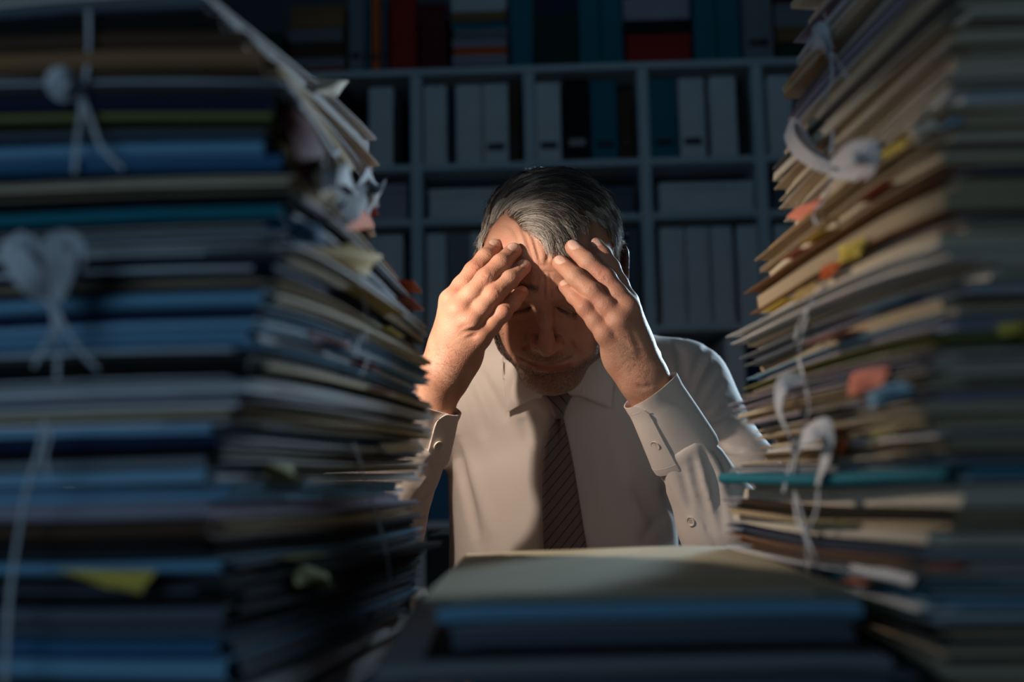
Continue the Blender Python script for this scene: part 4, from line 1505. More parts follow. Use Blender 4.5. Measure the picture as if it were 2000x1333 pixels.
def stack_item(stack, z0, z1, kind, colr, paper, rnd, spine, notes, dx, dyaw, above, below):
    """one folder, bundle or ream of a stack; local origin at its front inner corner"""
    zc = (z0 + z1) / 2
    lamp_side = stack == 'L'
    xf = lerp_table(LF if lamp_side else RF, zc); xb = lerp_table(LB if lamp_side else RB, zc)
    yaw = math.atan2(xb - xf, YB - YF)
    root = empty(NAME[kind], (xf + dx, YF + rnd.uniform(-.004, .004), z0), -yaw + dyaw)
    t = z1 - z0 - .0008
    Wd = .235 + rnd.uniform(-.010, .008); Ln = (YB - YF) / math.cos(yaw) * 1.0
    X0, X1 = (-Wd, 0) if lamp_side else (0, Wd)
    ph = z0 * 31
    sg = -1 if lamp_side else 1
    def warp(x, y, z):
        # gentle common sag of the free inner edge and corners: neighbours follow the same field
        zz = z + z0
        amp_ = min(1, max(0, (zz - DESK - .01) / .06))
        e = max(0, 1 - abs(x) / .07)
        c = max(0, (y - .20) / .10) if y > .20 else max(0, (.06 - y) / .10)
        return amp_ * (.0018 * math.sin(zz * 21 + 1.3) * e * math.sin(y * 17 + zz * 9) - .0030 * e * c * (.5 + .5 * math.sin(zz * 13)))
    thin = .0008
    inner0, inner1 = 0.0, t
    side = None
    if kind in ('folder', 'binder', 'wallet'):
        th = {'folder': .0007, 'wallet': .0006, 'binder': .0022}[kind]
        side = {'f': 'front', 'n': ('near' if lamp_side else 'far'), 'o': ('far' if lamp_side else 'near')}[spine]
        folder_cover(X0 - .002, X1 + .002 * 0, -.001, Ln * (1.0 if kind != 'binder' else 1.01), 0, t, side, pmat(colr), root, warp, th=th)
        inner0, inner1 = th + .0002, t - th - .0002
    tt = inner1 - inner0
    ns = {'folder': 3, 'binder': 2, 'wallet': 2, 'bundle': 5, 'ream': 3}[kind]
    if not lamp_side: ns = max(2, ns - 2)
    ns = max(1, min(ns, int(tt / .0010)))
    cuts = [0] + sorted(rnd.uniform(.12, .88) for _ in range(ns - 1)) + [1]
    pap = paper if isinstance(paper, (list, tuple)) else [paper]
    for k in range(ns):
        a = inner0 + tt * cuts[k]; b = inner0 + tt * cuts[k + 1] - .00012
        if b - a < .0003: continue
        loose = 1.0 if kind in ('bundle', 'ream') else .5
        ins = {'bundle': .0, 'ream': .0, 'folder': .004, 'wallet': .003, 'binder': .007}[kind]
        # sheets may stick out past the free sides, never through the spine
        off = rnd.uniform(-.010, .007) * loose
        fy = 0.006 if side == 'front' else rnd.uniform(-.006, .008) * loose
        by = rnd.uniform(-.016, .010) * loose * (1 if lamp_side else 1.4)
        innr = (ins + .003 if side == ('near' if lamp_side else 'far') else -off if kind in ('bundle', 'ream') else rnd.uniform(-.006, .004))
        outr = .008 if side == ('far' if lamp_side else 'near') else .003
        xx0, xx1 = (X0 + outr, X1 - innr) if lamp_side else (X0 + innr, X1 - outr)
        yw = rnd.uniform(-.030, .030) * (1 if lamp_side else 1.7) * (1 if kind in ('bundle', 'ream') else .22) * (0 if side and tt < .004 else 1)
        piv = ((xx0 + xx1) / 2, Ln / 2)
        if side: yw *= .3
        sheet_block('sheaf', xx0, xx1, fy, Ln + by - ins * .5, a, b, pmat(rnd.choice(pap), True), root, yaw=yw, piv=piv, warp=warp, nx=6, ny=9, ragged=.0022 * loose, rnd=rnd)
    # sticky notes and index tabs looking out of the inner side
    for (yn, wn, out_, cn) in notes:
        zz = inner0 + tt * rnd.uniform(.35, .65)
        g = .0005
        xa, xb_ = (X1 - .02, X1 + out_) if lamp_side else (X0 - out_, X0 + .02)
        # slightly bent card tab
        v, f = [], []
        nn = 6
        for lv in (0, 1):
            for j in range(nn + 1):
                for i in (0, 1):
                    s_ = j / nn
                    x = (xa + (xb_ - xa) * s_) if lamp_side else (xb_ + (xa - xb_) * s_)
                    y = yn + wn * i + .003 * s_ * s_
                    bend = -.003 * max(0, (s_ - .6)) * out_ / .02
                    v.append((x, y, zz + bend + (warp(x, y, zz) if warp else 0) + g * lv))
        m = (nn + 1) * 2
        for j in range(nn):
            a = 2 * j
            f += [(m + a, m + a + 2, m + a + 3, m + a + 1), (a, a + 1, a + 3, a + 2), (a, a + 2, m + a + 2, m + a), (a + 1, m + a + 1, m + a + 3, a + 3)]
        f += [(0, m, m + 1, 1), (2 * nn, 2 * nn + 1, m + 2 * nn + 1, m + 2 * nn)]
        o = mesh_obj('sticky_note', v, f, pmat(cn), root, True, 60)
        bm = bmesh.new(); bm.from_mesh(o.data); bmesh.ops.recalc_face_normals(bm, faces=bm.faces); bm.to_mesh(o.data); bm.free()
        o['label'] = cn + ' sticky note'
    st = 'lamp-side stack' if lamp_side else 'stack opposite the lamp'
    lv = level_phrase(zc, YB if not lamp_side else .6)
    kn = KINDN[kind]
    noted = (' with ' + notes[0][3] + ' note') if notes else ''
    st = 'lamp-side stack' if lamp_side else 'stack opposite the lamp'
    opts = [f'{colr} {kn}{noted}, {lv}, under {above}, {st}', f'{colr} {kn} {lv}, over {below}, {st}', f'{colr} {kn} {lv}, between {above} and {below}, {st}',
            f'{colr} {kn} between {above} and {below}, {st}', f'{colr} {kn}, {lv}, {st}']
    tag(root, unique_label(opts), {'folder': 'folder', 'wallet': 'folder', 'bundle': 'papers', 'ream': 'papers', 'binder': 'binder'}[kind],
        'papers piled on the lamp side' if lamp_side else 'papers piled opposite the lamp')
    return root


# (edge in the photograph px of the item's lower side, kind, cover colour, sheet colours, spine side, notes)
LEFT = [  # read down the stack's front face (distance YF), from above the frame
    (-60, 'ream', 'white', ['white', 'ivory'], 'f', []),
    (-5, 'bundle', 'ivory', ['ivory', 'white'], 'f', []),
    (22, 'folder', 'slate grey', ['white'], 'f', []),
    (55, 'binder', 'black', ['white'], 'f', []),
    (100, 'folder', 'dark brown', ['cream'], 'f', []),
    (145, 'folder', 'kraft brown', ['cream', 'beige'], 'f', []),
    (168, 'bundle', 'grey', ['white', 'grey'], 'f', []),
    (200, 'folder', 'charcoal', ['white'], 'f', [(.20, .04, .014, 'red')]),
    (222, 'wallet', 'navy blue', ['lilac grey'], 'f', [(.17, .05, .018, 'salmon pink')]),
    (240, 'folder', 'olive green', ['cream'], 'f', []),
    (258, 'bundle', 'beige', ['cream', 'beige'], 'f', []),
    (274, 'folder', 'slate grey', ['ivory'], 'f', [(.13, .05, .012, 'yellow')]),
    (310, 'folder', 'sky blue', ['pale blue', 'white'], 'f', []),
    (345, 'folder', 'mid blue', ['white'], 'f', [(.22, .05, .016, 'red')]),
    (380, 'ream', 'beige', ['beige', 'cream'], 'f', [(.24, .045, .020, 'orange')]),
    (402, 'folder', 'black', ['white', 'grey'], 'f', []),
    (432, 'folder', 'teal', ['white'], 'f', [(.24, .05, .016, 'salmon pink')]),
    (452, 'folder', 'mid blue', ['cream'], 'n', [(.12, .06, .006, 'mid blue')]),
    (470, 'wallet', 'grey', ['white'], 'f', []),
    (492, 'bundle', 'white', ['white', 'ivory'], 'f', []),
    (512, 'folder', 'charcoal', ['cream'], 'f', [(.10, .09, .014, 'tan')]),
    (532, 'folder', 'navy blue', ['white'], 'n', []),
    (546, 'bundle', 'cream', ['cream', 'ivory'], 'f', [(.18, .04, .010, 'yellow')]),
    (562, 'folder', 'dark brown', ['beige'], 'f', []),
    (598, 'folder', 'sky blue', ['ivory'], 'f', []),
    (620, 'folder', 'navy blue', ['white', 'pale blue'], 'f', []),
    (640, 'folder', 'pale blue', ['white'], 'f', []),
    (668, 'folder', 'sky blue', ['white', 'lilac grey'], 'f', [(.14, .04, .008, 'red')]),
    (692, 'bundle', 'pale blue', ['pale blue', 'white'], 'f', []),
    (730, 'binder', 'black', ['cream'], 'f', [(.15, .04, .009, 'red')]),
    (765, 'ream', 'white', ['white'], 'f', []),
    (795, 'bundle', 'lilac grey', ['white', 'lilac grey'], 'f', [(.2, .05, .01, 'olive green')]),
    (815, 'folder', 'beige', ['cream'], 'f', []),
    (848, 'bundle', 'white', ['white', 'pale blue'], 'f', []),
    (878, 'folder', 'navy blue', ['white'], 'f', []),
    (892, 'folder', 'black', ['ivory'], 'f', []),
    (918, 'folder', 'grey', ['beige', 'white'], 'f', []),
    (950, 'folder', 'pale blue', ['grey', 'white'], 'f', [(.06, .05, .012, 'olive green')]),
    (985, 'ream', 'pale blue', ['pale blue'], 'f', []),
    (1018, 'bundle', 'pale blue', ['pale blue', 'lilac grey'], 'f', []),
    (1062, 'binder', 'dark brown', ['beige'], 'f', []),
    (1084, 'bundle', 'slate grey', ['charcoal', 'slate grey'], 'f', []),
    (1100, 'folder', 'charcoal', ['slate grey'], 'f', []),
    (1128, 'folder', 'sky blue', ['slate grey'], 'f', [(.05, .05, .010, 'olive green')]),
    (1165, 'bundle', 'charcoal', ['charcoal', 'slate grey'], 'f', []),
    (1190, 'folder', 'black', ['charcoal'], 'f', []),
    (1228, 'folder', 'slate grey', ['charcoal'], 'f', []),
    (1252, 'wallet', 'slate grey', ['charcoal'], 'f', []),
    (1290, 'folder', 'mid blue', ['slate grey'], 'f', []),
    (1340, 'folder', 'sky blue', ['slate grey'], 'f', []),
    (1420, 'binder', 'charcoal', ['white'], 'f', []),
    (1520, 'binder', 'black', ['white'], 'f', []),
    (1650, 'ream', 'cream', ['cream'], 'f', []),
]
RIGHT = [  # read down the far inner corner (distance YB)
    (20, 'ream', 'white', ['white', 'ivory'], 'f', []),
    (60, 'bundle', 'ivory', ['ivory', 'white'], 'f', []),
    (88, 'bundle', 'white', ['white', 'lilac grey'], 'f', []),
    (112, 'bundle', 'lilac grey', ['lilac grey', 'white'], 'f', []),
    (135, 'folder', 'slate grey', ['white'], 'f', []),
    (160, 'bundle', 'cream', ['cream', 'ivory'], 'f', []),
    (182, 'bundle', 'ivory', ['ivory', 'cream'], 'f', []),
    (200, 'bundle', 'beige', ['cream', 'beige'], 'f', []),
    (224, 'folder', 'grey', ['ivory'], 'o', []),
    (252, 'wallet', 'lilac grey', ['lilac grey', 'ivory'], 'f', []),
    (272, 'folder', 'grey', ['cream', 'white'], 'f', []),
    (296, 'folder', 'ivory', ['lilac grey', 'cream'], 'o', [(.10, .10, .008, 'yellow')]),
    (322, 'bundle', 'cream', ['cream'], 'f', []),
    (340, 'wallet', 'grey', ['ivory', 'cream'], 'o', []),
    (362, 'bundle', 'ivory', ['ivory', 'white'], 'f', []),
    (388, 'folder', 'cream', ['cream', 'ivory'], 'o', []),
    (402, 'bundle', 'beige', ['beige', 'cream'], 'f', []),
    (430, 'folder', 'ivory', ['ivory', 'cream'], 'o', []),
    (452, 'bundle', 'white', ['white', 'ivory'], 'f', []),
    (478, 'bundle', 'cream', ['cream', 'white'], 'f', []),
    (500, 'folder', 'tan', ['cream'], 'o', []),
    (520, 'folder', 'beige', ['cream', 'ivory'], 'o', []),
    (545, 'folder', 'beige', ['beige', 'cream'], 'o', [(.05, .04, .010, 'red')]),
    (562, 'bundle', 'white', ['white', 'lilac grey'], 'f', [(.12, .035, .016, 'yellow'), (.17, .03, .012, 'salmon pink')]),
    (605, 'folder', 'kraft brown', ['kraft brown', 'beige'], 'o', []),
    (622, 'bundle', 'cream', ['cream', 'white'], 'f', [(.21, .05, .012, 'yellow')]),
    (645, 'bundle', 'ivory', ['ivory', 'cream'], 'f', []),
    (662, 'folder', 'white', ['ivory', 'lilac grey'], 'o', []),
    (688, 'bundle', 'cream', ['cream', 'ivory'], 'f', []),
    (706, 'folder', 'grey', ['white'], 'o', [(.04, .05, .012, 'sky blue')]),
    (730, 'bundle', 'beige', ['cream', 'beige'], 'f', [(.10, .045, .018, 'pink')]),
    (750, 'folder', 'pale blue', ['white', 'lilac grey'], 'o', []),
    (768, 'folder', 'olive green', ['olive green', 'cream'], 'o', []),
    (782, 'bundle', 'cream', ['cream', 'ivory'], 'f', []),
    (797, 'folder', 'lilac grey', ['ivory', 'white'], 'o', [(.05, .04, .010, 'mid blue')]),
    (810, 'bundle', 'ivory', ['ivory'], 'f', []),
    (824, 'wallet', 'beige', ['cream'], 'o', []),
    (838, 'bundle', 'lilac grey', ['lilac grey', 'cream'], 'f', [(.08, .05, .012, 'olive green')]),
    (852, 'folder', 'ivory', ['cream'], 'o', []),
    (868, 'bundle', 'cream', ['cream', 'beige'], 'f', [(.12, .03, .012, 'orange')]),
    (884, 'bundle', 'white', ['white', 'cream'], 'f', []),
    (902, 'folder', 'beige', ['cream'], 'o', []),
    (922, 'bundle', 'grey', ['grey', 'cream'], 'f', []),
    (944, 'folder', 'teal', ['turquoise', 'white'], 'n', []),
    (974, 'ream', 'white', ['white', 'ivory'], 'f', []),
    (990, 'folder', 'dark brown', ['beige'], 'o', []),
    (1004, 'bundle', 'beige', ['beige', 'cream'], 'f', [(.08, .08, .006, 'olive green')]),
    (1022, 'ream', 'ivory', ['ivory', 'white'], 'f', []),
    (1038, 'folder', 'navy blue', ['beige', 'white'], 'o', []),
    (1054, 'folder', 'kraft brown', ['cream', 'white'], 'o', []),
    (1070, 'bundle', 'lilac grey', ['lilac grey', 'white'], 'f', []),
    (1084, 'folder', 'teal', ['white'], 'o', [(.05, .03, .012, 'salmon pink')]),
    (1100, 'bundle', 'white', ['white', 'pale blue'], 'f', []),
    (1118, 'folder', 'dark green', ['white', 'turquoise'], 'o', []),
    (1134, 'folder', 'black', ['beige'], 'o', []),
    (1156, 'wallet', 'slate grey', ['grey', 'beige'], 'o', []),
    (1176, 'bundle', 'cream', ['cream', 'beige'], 'f', []),
    (1200, 'folder', 'charcoal', ['beige', 'grey'], 'o', []),
    (1230, 'ream', 'beige', ['beige', 'cream'], 'f', []),
    (1262, 'folder', 'mid blue', ['white'], 'o', []),
    (1300, 'binder', 'charcoal', ['white'], 'o', []),
    (1350, 'binder', 'black', ['white'], 'o', []),
    (1400, 'ream', 'ivory', ['ivory'], 'f', []),
]


def art(w_): return ('an ' if w_[0] in 'aeiou' else 'a ') + w_


def build_stack(which, spec, y, px):
    rnd = random.Random(41 if which == 'L' else 97)
    zs = [P(px, e[0], y)[2] for e in spec]
    top_z = zs[0] + .016
    zs = [top_z] + zs
    sc = 1.0
    items = []
    for i, e in enumerate(spec):
        z1, z0 = zs[i], zs[i + 1]
        if z1 <= DESK + .004: break
        if z0 < DESK + .006 or i == len(spec) - 1: z0 = DESK + .0004
        above = art(spec[i - 1][2] + ' ' + spec[i - 1][1]) if i else 'nothing'
        below = art(spec[i + 1][2] + ' ' + spec[i + 1][1]) if i + 1 < len(spec) else 'nothing'
        dx = rnd.uniform(-.003, .003); dyaw = rnd.uniform(-.022, .022)
        items.append(stack_item(which, z0, z1, e[1], e[2], e[3], rnd, e[4], e[5], dx, dyaw, above, below))
        if z0 <= DESK + .0005: break
    return items


left_items = build_stack('L', LEFT, YF, 250)
right_items = build_stack('R', RIGHT, YB, 1500)
print('stacks', len(left_items), len(right_items))


# ---- cotton ribbons tied round the bundles
tape = material('cotton_tape', srgb(206, 208, 214), rough=.85, bump=(700, .3, .0004), spec=.15)


def side_y(px, py, which, out_=.004):
    """distance at which the ray of a pixel meets the inner side of a stack"""
    v = ray(px, py)
    TF, TB = (LF, LB) if which == 'L' else (RF, RB)
    sgn = 1 if which == 'L' else -1
    for y in np.linspace(.503, .80, 180):
        p = CAM + v * (y / v[1])
        xs = lerp_table(TF, p[2]) * (1 - (y - YF) / (YB - YF)) + lerp_table(TB, p[2]) * (y - YF) / (YB - YF) + sgn * out_
        if (p[0] - xs) * sgn < 0: return y
    return .8


def ribbon(pieces, where, label, width=.0150):
    """pieces: (part name, [(px, py, out)], width factor); where = 'front' or 'L'/'R' side"""
    root = None
    for nm, pts, wf in pieces:
        q = []
        for px, py, out_ in pts:
            y = (YF - .006 - out_) if where == 'front' else side_y(px, py, where, .007 + out_)
            q.append(P(px, py, y))
        if root is None: root = empty('cotton_ribbon', q[0])
        cur = catmull(q, 6)
        cur = [c - np.asarray(root.location) for c in cur]
        n = len(cur)
        tocam = np.array([0, 1.0, 0]) if where == 'front' else np.array([1.0, .35, 0])
        sides = []
        for i in range(n):
            t = unit(cur[min(i + 1, n - 1)] - cur[max(i - 1, 0)])
            s_ = unit(np.cross(t, tocam))
            tw = .5 * math.sin(i / n * 5 + pts[0][0])
            sides.append(list(s_ * math.cos(tw) + tocam * math.sin(tw)))
        ws = [width * wf * (.55 + .45 * math.sin(PI * min(1, max(0, i / (n - 1)))) if nm == 'loop' else width * wf * (.8 + .2 * math.sin(i))) for i in range(n)]
        ws = [w_ if w_ > .002 else .002 for w_ in ws]
        MB().ribbon(cur, sides, ws, .0007).build(nm, tape, root)
    tag(root, label, 'ribbon', 'cotton ribbons tied round the stacks')
    return root


ribbon([('band', [(172, 20, 0), (174, 70, 0), (172, 120, 0), (165, 160, .002)], 1.0),
        ('loop', [(158, 172, .003), (130, 158, .012), (112, 158, .014), (122, 176, .010), (150, 184, .003)], .9),
        ('tail', [(156, 180, .003), (158, 220, .006), (150, 270, .005), (146, 338, .004)], .9),
        ('tail', [(158, 180, .003), (176, 232, .006), (200, 290, .006), (240, 330, .004)], .7),
        ('knot', [(146, 172, .003), (156, 178, .006), (168, 184, .003)], .8)],
       'front', 'white cotton ribbon knotted over the kraft folders high on the lamp-side stack')
ribbon([('loop', [(100, 585, .003), (60, 545, .014), (30, 500, .016), (40, 488, .012), (78, 540, .006), (100, 585, .003)], 1.2),
        ('loop', [(104, 585, .003), (116, 530, .014), (118, 486, .016), (136, 492, .012), (124, 545, .006), (104, 585, .003)], 1.1),
        ('tail', [(100, 590, .004), (104, 640, .008), (84, 680, .006), (66, 718, .004)], 1.0),
        ('tail', [(106, 590, .004), (126, 640, .008), (160, 690, .007), (192, 722, .004)], 1.0),
        ('band', [(106, 575, 0), (112, 640, 0), (112, 700, 0), (112, 740, 0)], 1.3),
        ('knot', [(90, 590, .004), (103, 596, .009), (118, 592, .004)], 1.0)],
       'front', 'white cotton ribbon in a two-looped bow on the lamp-side stack at mouth height')
ribbon([('band', [(84, 826, .001), (76, 880, .002), (52, 960, .002), (34, 1060, .002), (18, 1180, .002), (8, 1345, .001)], 1.5),
        ('tail', [(84, 826, .003), (98, 850, .008), (88, 890, .008), (92, 930, .006)], .8)],
       'front', 'long white cotton ribbon hanging down the lower face of the lamp-side stack')
ribbon([('loop', [(662, 300, 0), (640, 330, .010), (650, 352, .014), (676, 340, .008), (690, 372, .002)], 1.0),
        ('loop', [(690, 372, 0), (716, 350, .008), (738, 368, .012), (728, 400, .010), (700, 392, .002)], 1.3),
        ('tail', [(690, 376, .002), (676, 400, .006), (668, 426, .006), (676, 452, .003)], 1.0),
        ('tail', [(696, 384, .002), (712, 410, .006), (704, 432, .006)], .9),
        ('knot', [(682, 368, .003), (692, 376, .006), (702, 384, .003)], .9)],
       'L', 'crumpled white ribbon bow on the inner side of the lamp-side stack beside the orange note')
ribbon([('band', [(704, 556, 0), (712, 590, .001), (716, 630, .001), (712, 668, .001)], 1.0),
        ('tail', [(712, 668, .001), (718, 700, .004), (702, 740, .003)], .9),
        ('tail', [(712, 640, .001), (696, 680, .004), (690, 715, .003)], .6)],
       'L', 'short white ribbon on the inner side of the lamp-side stack at nose height')
ribbon([('band', [(690, 866, 0), (706, 912, .002), (724, 970, .003), (742, 1030, .003), (756, 1090, .003), (762, 1150, .002), (758, 1215, .001)], 1.0)],
       'L', 'narrow white ribbon slanting down the inner side of the lamp-side stack below the cuff')
ribbon([('tail', [(1606, 70, 0), (1614, 46, .004), (1610, 26, .005)], .6),
        ('loop', [(1620, 102, .002), (1596, 92, .012), (1586, 66, .014), (1602, 66, .010), (1622, 98, .002)], 1.2),
        ('tail', [(1622, 104, .002), (1626, 150, .005), (1616, 185, .004), (1612, 214, .003)], 1.2),
        ('tail', [(1624, 104, .002), (1640, 126, .005), (1656, 152, .003)], .8),
        ('knot', [(1612, 98, .003), (1622, 104, .006), (1632, 110, .003)], .9)],
       'R', 'white ribbon bow near the top of the stack opposite the lamp')
ribbon([('loop', [(1622, 330, .002), (1584, 312, .010), (1552, 282, .014), (1546, 254, .012), (1566, 262, .008), (1598, 310, .004), (1622, 330, .002)], 1.2),
        ('loop', [(1626, 330, .002), (1660, 302, .010), (1692, 300, .010), (1680, 330, .006), (1626, 334, .002)], 1.1),
        ('band', [(1628, 250, 0), (1624, 290, .001), (1624, 330, .001), (1616, 372, .001), (1600, 420, .001)], .55),
        ('tail', [(1606, 396, .003), (1590, 414, .006), (1594, 436, .006), (1606, 420, .003)], .8),
        ('knot', [(1612, 326, .003), (1624, 332, .007), (1638, 332, .003)], .9)],
       'R', 'wide white ribbon bow above the salmon pink folder opposite the lamp')
ribbon([('band', [(1590, 584, 0), (1578, 610, .002), (1568, 650, .002), (1560, 690, .001)], .9),
        ('tail', [(1580, 600, .002), (1562, 630, .006), (1552, 664, .004)], .7)],
       'R', 'white ribbon end on the stack opposite the lamp just below the thick kraft folder')
ribbon([('band', [(1560, 700, 0), (1570, 740, .001), (1580, 800, .001), (1560, 860, .001), (1548, 930, .001)], 1.3),
        ('loop', [(1566, 738, .003), (1530, 750, .010), (1522, 800, .012), (1540, 850, .010), (1550, 880, .004)], .9),
        ('loop', [(1552, 880, .003), (1576, 850, .010), (1606, 846, .012), (1612, 890, .010), (1596, 950, .006)], 1.2),
        ('tail', [(1550, 880, .003), (1540, 920, .006), (1530, 962, .004)], .9),
        ('knot', [(1540, 874, .003), (1552, 882, .008), (1566, 880, .003)], 1.0)],
       'R', 'large white ribbon bow hanging over the teal folder opposite the lamp')
ribbon([('band', [(1552, 960, 0), (1566, 1000, .001), (1574, 1050, .001), (1582, 1100, .001), (1586, 1140, .001)], 1.3),
        ('tail', [(1552, 960, .002), (1556, 1010, .007), (1570, 1040, .008), (1592, 1090, .006), (1600, 1136, .003)], 1.3),
        ('tail', [(1598, 960, .002), (1594, 1000, .006), (1580, 1036, .006), (1576, 1090, .005), (1580, 1138, .003)], 1.0),
        ('knot', [(1562, 1030, .003), (1574, 1036, .007), (1586, 1036, .003)], .9)],
       'R', 'lowest white ribbon on the stack opposite the lamp, its tails hanging by the middle pile')
# ------------------------------------------------------------------ loose sheets and notes looking out of the stacks
def loose(quad, where, colr, label, name='loose_sheet', bulge=.004, wave=.0015, outs=(.004, .004, .004, .004), cat='paper'):
    """a thin, bent sheet: quad = four pixel corners in order; where = 'front', 'L' or 'R'"""
    pts = []
    for (px, py), o_ in zip(quad, outs):
        y = (YF - .004 - o_) if where == 'front' else side_y(px, py, where, .005 + o_)
        pts.append(P(px, py, y))
    A_, B_, C_, D_ = pts
    nrm = unit(np.cross(B_ - A_, D_ - A_))
    if nrm @ (CAM - A_) < 0: nrm = -nrm
    n = 8
    G = []
    ph = quad[0][0] * .7
    for j in range(n + 1):
        for i in range(n + 1):
            u, v = i / n, j / n
            p = (A_ * (1 - u) + B_ * u) * (1 - v) + (D_ * (1 - u) + C_ * u) * v
            p = p + nrm * (bulge * math.sin(PI * u) * math.sin(PI * v) + wave * math.sin(u * 5 + ph) * math.cos(v * 4 + ph))
            G.append(p)
    org = sum(pts) / 4
    m = len(G)
    v = [p - org + nrm * .0003 for p in G] + [p - org - nrm * .0003 for p in G]
    f = []
    for j in range(n):
        for i in range(n):
            a = j * (n + 1) + i
            f += [(a, a + 1, a + n + 2, a + n + 1), (m + a, m + a + n + 1, m + a + n + 2, m + a + 1)]
    for k in range(n):
        for (a, b) in ((k, k + 1), (n * (n + 1) + k + 1, n * (n + 1) + k), ((k + 1) * (n + 1), k * (n + 1)), (k * (n + 1) + n, (k + 1) * (n + 1) + n)):
            f.append((a, m + a, m + b, b))
    o = mesh_obj(name, v, f, pmat(colr), None, True, 60)
    bm = bmesh.new(); bm.from_mesh(o.data); bmesh.ops.recalc_face_normals(bm, faces=bm.faces); bm.to_mesh(o.data); bm.free()
    o.location = org
    return tag(o, label, cat, 'loose sheets and notes sticking out of the stacks')


loose([(622, 150), (682, 158), (655, 192), (615, 180)], 'L', 'ivory', 'ivory sheet corner poking out just below the lamp shade rim', outs=(0, .004, .004, 0))
loose([(548, 218), (606, 214), (654, 372), (604, 366)], 'L', 'burgundy', 'dark red card flap folded down the lamp-side stack near its top', bulge=.006)
loose([(562, 286), (618, 292), (622, 344), (578, 338)], 'L', 'tan', 'tan note beside the dark red flap on the lamp-side stack', name='sticky_note')
loose([(600, 300), (664, 312), (650, 400), (618, 380)], 'L', 'beige', 'crinkled beige sheet hanging beside the dark red flap', bulge=.008, wave=.004)
loose([(648, 332), (728, 360), (742, 404), (676, 440)], 'L', 'grey', 'crumpled grey sheet under the ribbon bow on the lamp-side stack', bulge=.004, wave=.005, outs=(0, .001, .001, 0))
loose([(686, 396), (712, 392), (728, 446), (676, 450)], 'L', 'orange', 'orange paper tab pointing out of the lamp-side stack at hair height', name='sticky_note', outs=(.002, .002, .006, .002))
loose([(566, 430), (628, 438), (622, 480), (572, 474)], 'L', 'mid blue', 'mid blue tag on the lamp-side stack at forehead height', name='sticky_note')
loose([(596, 488), (690, 476), (744, 500), (716, 542)], 'L', 'tan', 'broad tan envelope flap curling out of the lamp-side stack', bulge=.007)
loose([(604, 644), (690, 670), (682, 688), (606, 668)], 'L', 'burgundy', 'thin dark red sheet edge on the lamp-side stack at nose height', bulge=.003)
loose([(512, 902), (576, 908), (566, 936), (522, 934)], 'L', 'olive green', 'olive note low on the inner side of the lamp-side stack', name='sticky_note')
loose([(590, 1102), (640, 1120), (650, 1150), (572, 1144)], 'L', 'olive green', 'olive note beside the lower end of the slanting ribbon', name='sticky_note')
loose([(108, 1112), (304, 1116), (276, 1160), (210, 1148)], 'front', 'yellow', 'yellow sheet corner hanging out of the lower face of the lamp-side stack', bulge=.003)
loose([(740, 868), (820, 858), (828, 880), (756, 886)], 'L', 'ivory', 'ivory paper corner catching the lamp light in front of his sleeve', outs=(.002, .004, .004, .002), bulge=.002)
loose([(800, 1168), (830, 1148), (838, 1170), (806, 1198)], 'L', 'ivory', 'small ivory paper corner catching light beside the low pile', outs=(.002, .003, .003, .002), bulge=.002)
loose([(1650, 732), (1732, 712), (1728, 750), (1662, 776)], 'R', 'salmon pink', 'salmon pink note beside the large ribbon bow opposite the lamp', name='sticky_note')
loose([(1636, 484), (1690, 464), (1680, 500), (1640, 516)], 'R', 'yellow', 'yellow note on the stack opposite the lamp at forehead height', name='sticky_note')
loose([(1606, 524), (1640, 510), (1636, 532), (1604, 548)], 'R', 'orange', 'orange note touching the yellow one opposite the lamp', name='sticky_note')
loose([(1552, 580), (1592, 548), (1586, 580), (1548, 602)], 'R', 'tan', 'tan note lower down and inward from the orange one', name='sticky_note')
loose([(1534, 424), (1602, 384), (1606, 402), (1560, 432)], 'R', 'salmon pink', 'salmon pink sheet corner at the edge of the stack opposite the lamp', outs=(0, .003, .003, 0))
loose([(1704, 312), (1766, 272), (1774, 284), (1712, 324)], 'R', 'yellow', 'narrow yellow strip next to the wide ribbon bow', name='index_strip', bulge=.001)
loose([(1766, 262), (1820, 232), (1852, 268), (1790, 286)], 'R', 'ivory', 'crumpled ivory sheet end beside the narrow yellow strip', bulge=.006, wave=.003)
loose([(1838, 246), (1880, 214), (1888, 246), (1846, 270)], 'R', 'pale blue', 'pale blue note next to the crumpled ivory sheet end', name='sticky_note')
loose([(1616, 866), (1654, 860), (1652, 886), (1620, 892)], 'R', 'orange', 'orange note beside the large ribbon bow, over the teal folder', name='sticky_note')
loose([(1698, 846), (1758, 834), (1752, 852), (1700, 862)], 'R', 'olive green', 'olive green note above the teal folder opposite the lamp', name='sticky_note')
loose([(1690, 770), (1760, 744), (1790, 762), (1700, 800)], 'R', 'sky blue', 'sky blue sheet end under the salmon pink note', bulge=.004)
loose([(1660, 1104), (1790, 1118), (1784, 1142), (1664, 1124)], 'R', 'white', 'white sheet end low on the stack opposite the lamp', bulge=.004)
loose([(1800, 1102), (1882, 1092), (1884, 1116), (1806, 1124)], 'R', 'salmon pink', 'salmon pink note low on the stack opposite the lamp', name='sticky_note')
loose([(1950, 632), (2010, 624), (2012, 660), (1952, 658)], 'front', 'yellow', 'yellow note on the near face of the stack opposite the lamp', name='sticky_note')
# ------------------------------------------------------------------ the low pile between the stacks
prn = random.Random(5)


